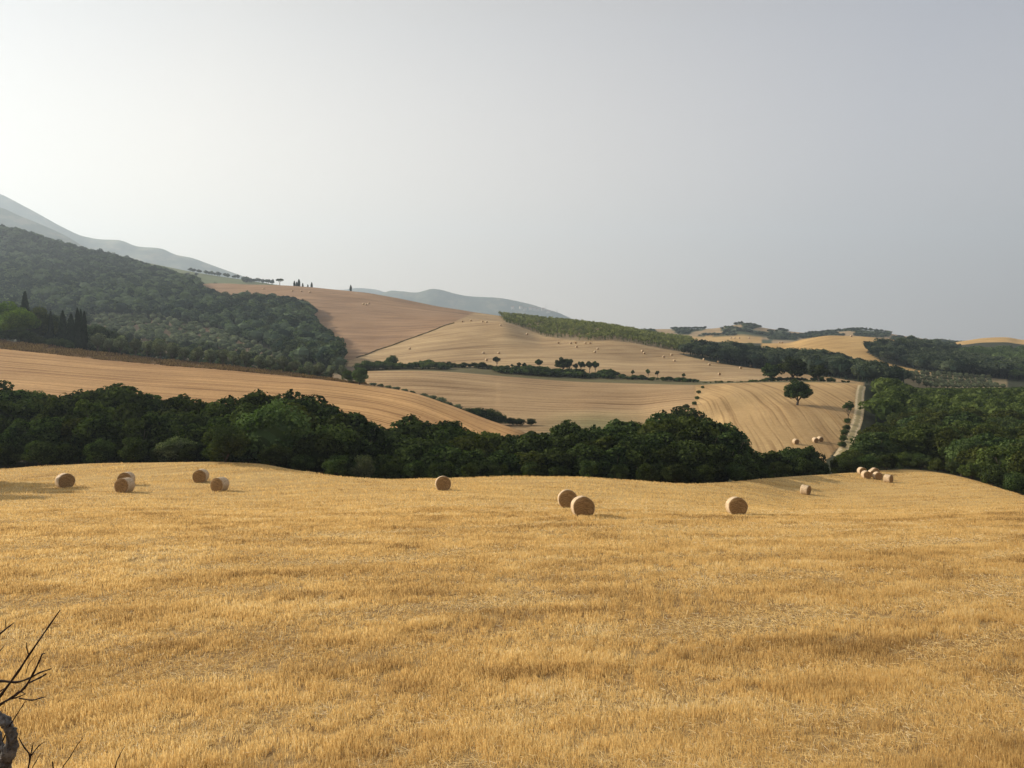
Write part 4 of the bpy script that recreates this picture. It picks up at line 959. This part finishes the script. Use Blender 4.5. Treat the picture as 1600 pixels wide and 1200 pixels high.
n.links.new(c, b.inputs['Base Color']); b.inputs['Roughness'].default_value = 0.7
bp = N(n, 'ShaderNodeBump', Strength=0.7, Distance=0.03); n.links.new(t1.outputs[0], bp.inputs['Height']); n.links.new(bp.outputs[0], b.inputs['Normal'])

def bale_meshes(seed, rad_=0.76, ln=1.22, fuzz=True):
    rng = np.random.default_rng(seed); nu = 64
    def ring(y, r, jag=0.012):
        a = np.linspace(0, 2*math.pi, nu, endpoint=False)
        rr_ = r*(1+jag*np.interp(a, np.linspace(0, 6.283, 17), np.r_[w8, w8[0]]))
        x = np.sin(a)*rr_; z = np.cos(a)*rr_
        z = np.maximum(z, -rad_*0.90)              # sagged flat where it rests
        return np.stack([x, np.full(nu, y)+rng.normal(size=nu)*0.006, z+rad_*0.90], -1)
    w8 = rng.normal(size=16)
    hl = ln/2
    prof = [(-hl+0.02, 0.001), (-hl-0.015, 0.18), (-hl, 0.40), (-hl+0.01, 0.6), (-hl+0.03, 0.72), (-hl+0.07, 0.745)]
    prof = prof + [(-y, r) for y, r in prof[::-1]]
    V = np.concatenate([ring(y, r) for y, r in prof]); k_ = len(prof)
    Q = np.array([(a*nu+b_, a*nu+(b_+1) % nu, (a+1)*nu+(b_+1) % nu, (a+1)*nu+b_) for a in range(k_-1) for b_ in range(nu)])
    if fuzz:      # loose straws on faces and rims
        n_ = 500; sgn = rng.choice([-1, 1], n_); a = rng.uniform(0, 6.283, n_); r = 0.74*np.sqrt(rng.uniform(0.05, 1, n_))
        p = np.stack([np.sin(a)*r, sgn*hl, np.maximum(np.cos(a)*r, -0.66)+rad_*0.9], -1)
        t = np.stack([np.cos(a), sgn*rng.uniform(0.2, 0.9, n_), -np.sin(a)], -1)+rng.normal(size=(n_, 3))*0.35; t /= np.linalg.norm(t, axis=1, keepdims=True)
        q = np.cross(t, rng.normal(size=(n_, 3))); q /= np.linalg.norm(q, axis=1, keepdims=True)
        l_ = rng.uniform(0.05, 0.14, n_)[:, None]; ww = 0.004
        VV = np.stack([p-q*ww, p+q*ww, p+t*l_+q*ww, p+t*l_-q*ww], 1).reshape(-1, 3)
        Q = np.concatenate([Q, np.arange(n_*4).reshape(-1, 4)+len(V)]); V = np.concatenate([V, VV])
    body = mesh_np('round_bale', V, Q, [M['bale']], smooth=True)
    wp = [(-hl+0.055, 0.735), (-hl+0.045, 0.762), (-hl+0.2, 0.77), (-hl/3, 0.765), (0, 0.772), (hl/3, 0.766), (hl-0.2, 0.77), (hl-0.045, 0.762), (hl-0.055, 0.735)]
    V = np.concatenate([ring(y, r) for y, r in wp]); V[:, 2] -= 0.004
    Q = np.array([(a*nu+b_, a*nu+(b_+1) % nu, (a+1)*nu+(b_+1) % nu, (a+1)*nu+b_) for a in range(len(wp)-1) for b_ in range(nu)])
    wrap = mesh_np('net_wrap', V, Q, [M['wrap']], smooth=True)
    bd, wd = body.data, wrap.data
    bpy.data.objects.remove(body); bpy.data.objects.remove(wrap)
    return bd, wd
BM = [bale_meshes(500+i) for i in range(4)]
bi = 0
def bale(px, py, yr, yaw, label, group=None, s=1.0, at_=None):
    global bi
    x, y, z = hit(px, py, *yr) if at_ is None else ((px-800)/F*at_, at_, gz((px-800)/F*at_, at_))
    bd, wd = BM[bi % 4]; bi += 1
    o = bpy.data.objects.new('round_bale', bd); COL.objects.link(o)
    # rest on the slope
    e = 0.6
    nx = -(gz(x+e, y)-gz(x-e, y))/(2*e); ny = -(gz(x, y+e)-gz(x, y-e))/(2*e)
    nn = Vector((nx, ny, 1)).normalized(); q = Vector((0, 0, 1)).rotation_difference(nn)
    face = math.atan2(x, y)       # the sight line's own bearing, so yaw is seen from the camera
    o.rotation_mode = 'QUATERNION'
    o.rotation_quaternion = q @ Matrix.Rotation(R(yaw)-face, 4, 'Z').to_quaternion()
    o.location = (x, y, z-0.03); o.scale = (s, s, s)
    tag(o, label, 'hay bale', group)
    c = bpy.data.objects.new('net_wrap', wd); COL.objects.link(c); c.parent = o
    return o
bale(101, 762, (70, 100), 16, 'round bale standing by itself, leftmost on the near stubble', s=1.06)
bale(194, 769, (70, 100), -34, 'round bale at the front of the overlapping pair on the left')
bale(197, 764, (70, 100), -20, 'round bale mostly hidden behind another of the overlapping pair on the left', at_=86.5)
bale(313.5, 753, (80, 100), -16, 'round bale nearest the forward round bush, the upper left of two')
bale(343, 767, (70, 100), -36, 'round bale seen at an angle, lower right of the two below the round bush', s=0.97)
bale(692, 766, (65, 100), 5, 'round bale alone in the middle of the stubble, seen end on')
bale(887, 794, (55, 75), 5, 'round bale partly hidden at the left behind the largest bale', s=0.97, at_=61.5)
bale(910.5, 807, (45, 70), 11, 'largest and nearest round bale, dark end facing the camera', s=0.95)
bale(1151, 804, (45, 62), 15, 'round bale alone on the rise right of the largest bale, pale left rim', s=0.9)
bale(1258, 772, (105, 140), 66, 'small round bale lying side on between the lone near bale and the distant cluster')
bale(1346.5, 743.5, (135, 168), 28, 'round bale behind left in the distant cluster on the field edge', at_=159)
bale(1353, 746, (135, 168), 28, 'front left round bale of the distant cluster on the field edge', at_=153)
bale(1363, 744.5, (135, 168), 26, 'round bale in the middle of the distant cluster, half covered', at_=156)
bale(1366.5, 743, (135, 168), 22, 'rearmost round bale of the distant cluster, only its pale top showing', at_=160)
bale(1371, 746.5, (135, 168), 24, 'front right round bale of the distant cluster on the field edge', at_=152.5)
bale(1388, 753.5, (125, 160), 66, 'small round bale side on, just right of the distant cluster')
for px, py, lb in [(1243, 693.5, 'pale bale below the lone oak, left of the pair at the bottom of its field'), (1273.5, 691, 'left bale of the pair at the bottom of the lone oak field'), (1281, 689.5, 'right bale of the pair at the bottom of the lone oak field')]:
    bale(px, py, (212, 300), 35, lb, s=1.05)
for px, py, yr in [(823, 523, 0), (873, 537, 0), (901, 543, 0), (914.5, 537, 0), (922.5, 537, 0), (929.5, 551, 0), (933.5, 546, 0), (892, 537.5, 0), (900, 537, 0), (1003.5, 549.5, 0), (1006.5, 553, 0), (1037, 558.5, 0), (1049, 555.5, 0), (1053.5, 565, 0), (1099.5, 563, 0), (1108, 571, 0), (1122, 566.5, 0), (1157, 576, 0), (1124, 586, 0), (1173, 573, 0), (1264, 581, 0), (640, 546, 0), (755, 553, 0), (779, 553, 0), (760, 564, 0), (782, 509, 0), (723, 503.5, 0), (736, 502, 0), (754, 503.5, 0), (760.5, 504, 0)]:
    bale(px, py, (468, 800), rr.choice([20, 35, 50, -30]), 'tiny round bale on the pale upper field above the hedges', 'bales scattered on the pale upper field', s=1.0)
for px, py in [(412, 452), (457, 455.5), (471, 456), (484, 457.5), (568, 476), (572, 477), (576, 475.5)]:
    bale(px, py, (700, 1140), 35, 'dark speck of a bale near the top of the pinkish hill field', 'bales near the top of the pinkish hill', s=1.3)
for px, py in [(1218, 536), (1222, 535.5), (1330, 526.5), (1385, 531)]:
    bale(px, py, (800, 990), 35, 'tiny bale near the crest of the golden hilltop field', 'bales on the golden hilltop field', s=1.3)
for px, py in [(1065, 526), (1068, 526.5), (1142, 529), (1148, 529), (1155, 529), (1170, 529)]:
    bale(px, py, (1250, 1880), 35, 'barely visible bale on the farthest tan field', 'bales on the farthest tan field', s=1.8)

# ------------------------------------------------------------ far village and masts on the blue ridge
m, n, b = newmat('far_wall'); b.inputs['Base Color'].default_value = (0.62, 0.56, 0.48, 1); M['house'] = m
m, n, b = newmat('far_roof'); b.inputs['Base Color'].default_value = (0.30, 0.14, 0.08, 1); M['roof'] = m
m, n, b = newmat('mast_metal'); b.inputs['Base Color'].default_value = (0.25, 0.25, 0.27, 1); M['mast'] = m
def house(px, py, Y, w_, h_, label, group, z=None):
    x = (px-800)/F*Y; z = -(py-HZ)/F*Y if z is None else z
    r = bpy.data.objects.new('farmhouse', None); COL.objects.link(r); r.location = (x, Y, z); r.rotation_euler = (0, 0, R(px*7 % 50-25))
    tag(r, label, 'house', group); d_ = w_*0.6; a, c = w_/2, d_/2
    V = [(-a, -c, -8), (a, -c, -8), (a, c, -8), (-a, c, -8), (-a, -c, h_), (a, -c, h_), (a, c, h_), (-a, c, h_)]
    Q = [(0, 1, 5, 4), (1, 2, 6, 5), (2, 3, 7, 6), (3, 0, 4, 7), (4, 5, 6, 7)]
    mesh_np('wall', V, Q, [M['house']], parent=r)
    e = w_*0.06; V = [(-a-e, -c-e, h_+.02), (a+e, -c-e, h_+.02), (a+e, c+e, h_+.02), (-a-e, c+e, h_+.02), (-a-e, 0, h_+d_*.32), (a+e, 0, h_+d_*.32)]
    mesh_np('roof', V, [(0, 1, 5, 4), (2, 3, 4, 5), (0, 3, 2, 1), (0, 4, 3, 3), (1, 2, 5, 5)][:3], [M['roof']], parent=r)
for i, (px, py) in enumerate([(801, 482), (814, 481.5), (820, 484), (829, 483.5), (835, 484), (840, 485), (848.5, 484.5), (857, 488)]):
    house(px, py, 7250, 27, 16, 'tiny pale house of the village on the far blue ridge', 'village houses on the far blue ridge')
for px, top, base, lb in [(853, 475, 486, 'thin mast on the far blue ridge, the taller left one'), (870.5, 483, 490, 'thin mast on the far blue ridge, the shorter right one')]:
    Y = 7600; x = (px-800)/F*Y; zb = -(base-HZ)/F*Y; zt = -(top-HZ)/F*Y
    V, Q = tube([(0, 0, -20), (0, 0, (zt-zb)*.5), (0, 0, zt-zb)], [2.2, 1.6, 0.8], 6)
    o = mesh_np('radio_mast', V, Q, [M['mast']]); o.location = (x, Y, zb); tag(o, lb, 'mast')
    for q in (0.55, 0.8):
        V, Q = tube([(-3, 0, (zt-zb)*q), (3, 0, (zt-zb)*q)], [0.7, 0.7], 5); mesh_np('antenna_arm', V, Q, [M['mast']], parent=o)

# ------------------------------------------------------------ stubble: standing stalks and loose straw
m = bpy.data.materials.new('stubble_stalks'); m.use_nodes = True; n = m.node_tree; n.nodes.clear(); M['stalk'] = m
o = n.nodes.new('ShaderNodeOutputMaterial'); at = N(n, 'ShaderNodeAttribute', attribute_name='shade')
c = ramp(n, at.outputs['Fac'], [(0.0, (0.30, 0.18, 0.07)), (0.25, (0.66, 0.45, 0.18)), (0.55, (0.85, 0.61, 0.25)), (0.8, (0.89, 0.71, 0.36)), (1.0, (0.92, 0.80, 0.56))])
d1 = n.nodes.new('ShaderNodeBsdfDiffuse'); t1 = n.nodes.new('ShaderNodeBsdfTranslucent'); mx = n.nodes.new('ShaderNodeMixShader'); mx.inputs[0].default_value = 0.5
n.links.new(c, d1.inputs[0]); n.links.new(c, t1.inputs[0]); n.links.new(d1.outputs[0], mx.inputs[1]); n.links.new(t1.outputs[0], mx.inputs[2]); n.links.new(mx.outputs[0], o.inputs[0])
g = np.random.default_rng(95)
def bandf(X, Y):      # same bands along the harvest direction as the ground, 0 flattened .. 1 standing
    u = X*nrm[0]+Y*nrm[1]; v = X*drc[0]+Y*drc[1]
    u = u + 5.0*fbm(v/26, u/20, 2, 4)
    s = 0.5+0.5*np.sin(u*2*math.pi/4.6)
    return np.clip(0.46+0.34*s*(0.4+1.4*vnoise(v/14, u/5, 6))+1.5*fbm(u/1.6, v/7, 4, 8), 0, 1), u, v
def sample(n_, y0, y1, pw):
    U_ = g.uniform(0, 1, n_); a = 2-pw      # density falls with distance
    Y = (y0**a+(y1**a-y0**a)*U_)**(1/a); return g.uniform(-1, 1, n_)*(0.66*Y+6), Y
def stalks(n_, y0, y1, pw, wscale):
    X, Y = sample(n_, y0, y1, pw)
    ok = ground(X, Y)[1] < 8.05; X, Y = X[ok], Y[ok]
    bf, u, v = bandf(X, Y)
    row = 0.5+0.5*np.cos(2*math.pi*(X*0.985-Y*0.17+0.5*fbm(X/6, Y/6, 2, 3))/0.62)
    rw = 0.25+0.50*np.clip(0.4+2.5*(vnoise(X/1.1, Y/1.6, 44)-0.3), 0, 1)*np.clip((X/Y+0.10)/0.22, 0, 1)*np.clip((0.42-X/Y)/0.2, 0, 1)*np.clip((Y-19)/8, 0, 1)
    patch = fbm(X/0.42, Y/0.55, 3, 31)+0.5*fbm(X/2.4, Y/1.5, 2, 33)
    ok = g.uniform(0, 1, len(X)) < (0.20+0.8*bf)*(1-rw+rw*row)*np.clip(0.80+2.5*patch, 0.06, 1); X, Y, bf = X[ok], Y[ok], bf[ok]; patch = patch[ok]
    n2 = len(X); H = (0.055+0.115*bf)*np.clip(1+1.2*patch, 0.6, 1.4)*g.uniform(0.55, 1.15, n2); Z = ground(X, Y)[0]
    W = 0.0045*wscale*np.maximum(Y/14, 1)**0.9*g.uniform(0.7, 1.4, n2)
    a = g.uniform(-0.9, 0.9, n2); lx = g.normal(size=n2)*0.16*H*(1+1.2*(1-bf)); ly = g.normal(size=n2)*0.16*H*(1+1.2*(1-bf))
    ca, sa = np.cos(a)*W, np.sin(a)*W
    V = np.stack([np.stack([X-ca, Y-sa, Z-0.02], -1), np.stack([X+ca, Y+sa, Z-0.02], -1), np.stack([X+lx+ca*.7, Y+ly+sa*.7, Z+H], -1), np.stack([X+lx-ca*.7, Y+ly-sa*.7, Z+H], -1)], 1)
    hue = fbm(X/2.5, Y/1.2, 3, 17)
    sh = np.clip(0.52+1.0*hue+g.normal(size=n2)*0.15-0.10*bf, 0, 1)
    S_ = np.stack([sh*0.75, sh*0.75, sh, sh], -1)
    return V, S_
def litter(n_, y0, y1, pw, wscale):
    X, Y = sample(n_, y0, y1, pw); ok = ground(X, Y)[1] < 8.05; X, Y = X[ok], Y[ok]
    bf, u, v = bandf(X, Y); cl = fbm(X/1.1, Y/0.8, 3, 41)
    ok = g.uniform(0, 1, len(X)) < np.clip(0.75-0.75*bf+1.5*cl, 0.02, 0.9); X, Y = X[ok], Y[ok]; n2 = len(X)
    Z = ground(X, Y)[0]+g.uniform(0.02, 0.11, n2); a = g.uniform(0, 6.283, n2); L2 = g.uniform(0.03, 0.12, n2)
    W = 0.0032*wscale*np.maximum(Y/14, 1)**0.9; tz = g.normal(size=n2)*0.22*L2
    dx, dy = np.cos(a)*L2, np.sin(a)*L2; wx, wy = -np.sin(a)*W, np.cos(a)*W
    V = np.stack([np.stack([X-dx-wx, Y-dy-wy, Z-tz], -1), np.stack([X+dx-wx, Y+dy-wy, Z+tz], -1), np.stack([X+dx+wx, Y+dy+wy, Z+tz+W], -1), np.stack([X-dx+wx, Y-dy+wy, Z-tz+W], -1)], 1)
    return V, np.repeat(np.clip(0.70+g.normal(size=n2)*0.18, 0, 1)[:, None], 4, 1)
parts = [stalks(1500000, 12.0, 60, 1.55, 1.0), stalks(540000, 55, 190, 1.6, 0.8)]
V = np.concatenate([p[0] for p in parts]); S_ = np.concatenate([p[1] for p in parts])
tag(mesh_np('stubble', V.reshape(-1, 3), np.arange(len(V)*4).reshape(-1, 4), [M['stalk']], attrs={'shade': ('FLOAT', S_.ravel())}), 'golden cut stubble standing in bands on the near field', 'stubble', kind='stuff')
V, S_ = litter(430000, 12.0, 75, 1.6, 1.0)
tag(mesh_np('loose_straw', V.reshape(-1, 3), np.arange(len(V)*4).reshape(-1, 4), [M['stalk']], attrs={'shade': ('FLOAT', S_.ravel())}), 'pale loose straw lying flat between the bands of stubble', 'straw', kind='stuff')

# ------------------------------------------------------------ bare tree at the lower left, close by
def img(px, py, Y): return Vector(((px-800)/F*Y, Y, -(py-HZ)/F*Y))
def branch(pts, r0, r1, k=7, sub=4):
    P_ = [Vector(p) for p in pts]; out_ = []
    for i in range(len(P_)-1):
        a_, b_ = P_[i], P_[i+1]; pa = P_[i-1] if i else a_; pb = P_[i+2] if i+2 < len(P_) else b_
        for q in range(sub):
            t_ = q/sub; t2, t3 = t_*t_, t_*t_*t_
            out_.append(0.5*((2*a_)+(b_-pa)*t_+(2*pa-5*a_+4*b_-pb)*t2+(3*a_-pa-3*b_+pb)*t3))
    out_.append(P_[-1]); nn = len(out_)
    rad_ = [(r0+(r1-r0)*i/(nn-1))*(1+0.05*math.sin(i*2.1)+(0.35 if i % sub == 0 and 0 < i < nn-1 and r0 < 0.012 else 0)) for i in range(nn)]
    return tube(out_, rad_, k)
YB = 4.0
base = Vector((-2.75, 4.05, gz(-2.75, 4.05)))
root = bpy.data.objects.new('bare_tree', None); COL.objects.link(root); tag(root, 'leafless grey pruned tree with dark twigs at the lower left corner', 'tree')
def kid(nm, parts, mat, parent=root, label=None):
    V, Q = cat(parts)
    if mat == 'grey_bark':      # knotty, fissured surface
        V = V + np.stack([fbm(V[:, 2]*38+q*7, V[:, 0]*55+V[:, 1]*40, 4, 60+q) for q in range(3)], -1)*0.030
    o = mesh_np(nm, V, Q, [M[mat]], parent=parent, smooth=True)
    if label: o['label'] = label
    return o
trunk_parts = [branch([base-Vector((0, 0, .3)), base+Vector((.0, -.02, .25)), img(-45, 1290, 4.02), img(-8, 1240, 4.0), img(8, 1195, YB), img(17, 1165, YB), img(16, 1142, YB), img(4, 1124, YB), img(-20, 1118, YB), img(-60, 1126, 4.05)], 0.038, 0.024, 26, 14)]
trk = kid('trunk', trunk_parts, 'grey_bark')
kid('branch', [branch([img(-60, 1290, 4.1), img(-20, 1225, 4.06), img(2, 1180, 4.05), img(-8, 1140, 4.1), img(-30, 1122, 4.1)], 0.026, 0.014, 20, 12)], 'grey_bark')
st = img(-25, 1120, 4.0)
TW = [([(-25, 1122), (-8, 1100), (0, 1088), (28, 1050), (45, 1024), (78, 976), (94, 953)], 0.011, 0.0035), ([(45, 1024), (42, 1013), (41.5, 1004)], 0.004, 0.0022), ([(-30, 1068), (0, 1064), (25, 1066), (45, 1060), (62, 1051), (80, 1045)], 0.0085, 0.004),
      ([(-25, 1122), (0, 1101), (20, 1089), (38, 1075), (52, 1052), (61, 1034), (66, 1022), (70, 1021)], 0.009, 0.003), ([(20, 1089), (30, 1080), (40, 1085)], 0.005, 0.002), ([(45, 1067), (62, 1059), (72, 1053)], 0.006, 0.005),
      ([(-20, 1118), (-4, 1104), (12, 1094), (26, 1090), (40, 1084)], 0.008, 0.0025), ([(30, 1091), (50, 1094), (62, 1091), (70, 1089)], 0.0045, 0.0035), ([(4, 1158), (14, 1136), (24, 1120), (35, 1103), (40, 1095)], 0.005, 0.0022), ([(-40, 1020), (0, 990), (14, 979), (22, 973)], 0.007, 0.0025),
      ([(9, 982), (9, 972), (9, 967)], 0.003, 0.0015), ([(-20, 1035), (0, 1017), (7, 1008)], 0.003, 0.0015), ([(-30, 1094), (0, 1080), (12, 1072)], 0.005, 0.002), ([(41, 1052), (44, 1040), (54, 1026)], 0.0028, 0.0015)]
for pts, r0, r1 in TW:
    sc_ = 0.78
    kid('twig', [branch([img(px, py, YB-0.02*i) for i, (px, py) in enumerate(pts)], r0*sc_, r1*sc_, 6, 3)], 'twig')
root2 = bpy.data.objects.new('twiggy_shrub', None); COL.objects.link(root2); tag(root2, 'few thin bare stems poking up along the bottom edge right of the bare tree', 'shrub')
def gpt(px, Y): x = (px-800)/F*Y; return Vector((x, Y, gz(x, Y)-0.1))
for b0, pts, r0, r1 in [(36, [(38, 1260), (41, 1215), (47, 1183), (38, 1168), (29, 1152)], 0.006, 0.002), (36, [(47, 1183), (50, 1170), (52, 1160)], 0.0035, 0.0018), (36, [(47, 1183), (60, 1166), (70, 1159)], 0.0035, 0.0015), (90, [(88, 1260), (96, 1205), (108, 1185), (120, 1165), (129, 1154)], 0.004, 0.0013), (84, [(82, 1260), (84, 1215), (82, 1190)], 0.005, 0.003),
                         (175, [(172, 1260), (180, 1200), (186, 1182), (195, 1166)], 0.004, 0.0015), (36, [(41, 1215), (55, 1192), (64, 1176)], 0.003, 0.0012)]:
    Y = 4.6; P_ = [img(px, py, Y) for px, py in pts]
    if pts[0][1] > 1250: P_ = [gpt(b0, 4.9)]+P_
    kid('stem', [branch(P_, r0*1.2, r1*1.2, 6, 3)], 'twig', parent=root2)

# ------------------------------------------------------------ haze in the valley air
m = bpy.data.materials.new('summer_haze'); m.use_nodes = True; n = m.node_tree; n.nodes.clear()
o = n.nodes.new('ShaderNodeOutputMaterial'); pv = n.nodes.new('ShaderNodeVolumePrincipled')
pv.inputs['Color'].default_value = (0.71, 0.855, 1.0, 1); pv.inputs['Density'].default_value = 1.3e-4; pv.inputs['Anisotropy'].default_value = 0.35
n.links.new(pv.outputs[0], o.inputs['Volume'])
x0, x1, y0, y1, z0, z1 = -35000, 35000, -300, 11000, -175, 1420
HV = [(x, y, z) for x in (x0, x1) for y in (y0, y1) for z in (z0, z1)]
HQ = [(0, 1, 3, 2), (4, 6, 7, 5), (0, 4, 5, 1), (2, 3, 7, 6), (0, 2, 6, 4), (1, 5, 7, 3)]
tag(mesh_np('haze', HV, HQ, [m]), 'thin summer haze filling the air over the valley', kind='stuff')

for o in list(scene.objects):
    if o.parent is None and o.get('group') in GTEXT: series(o['group'], o, GTEXT[o['group']])
finish_labels()
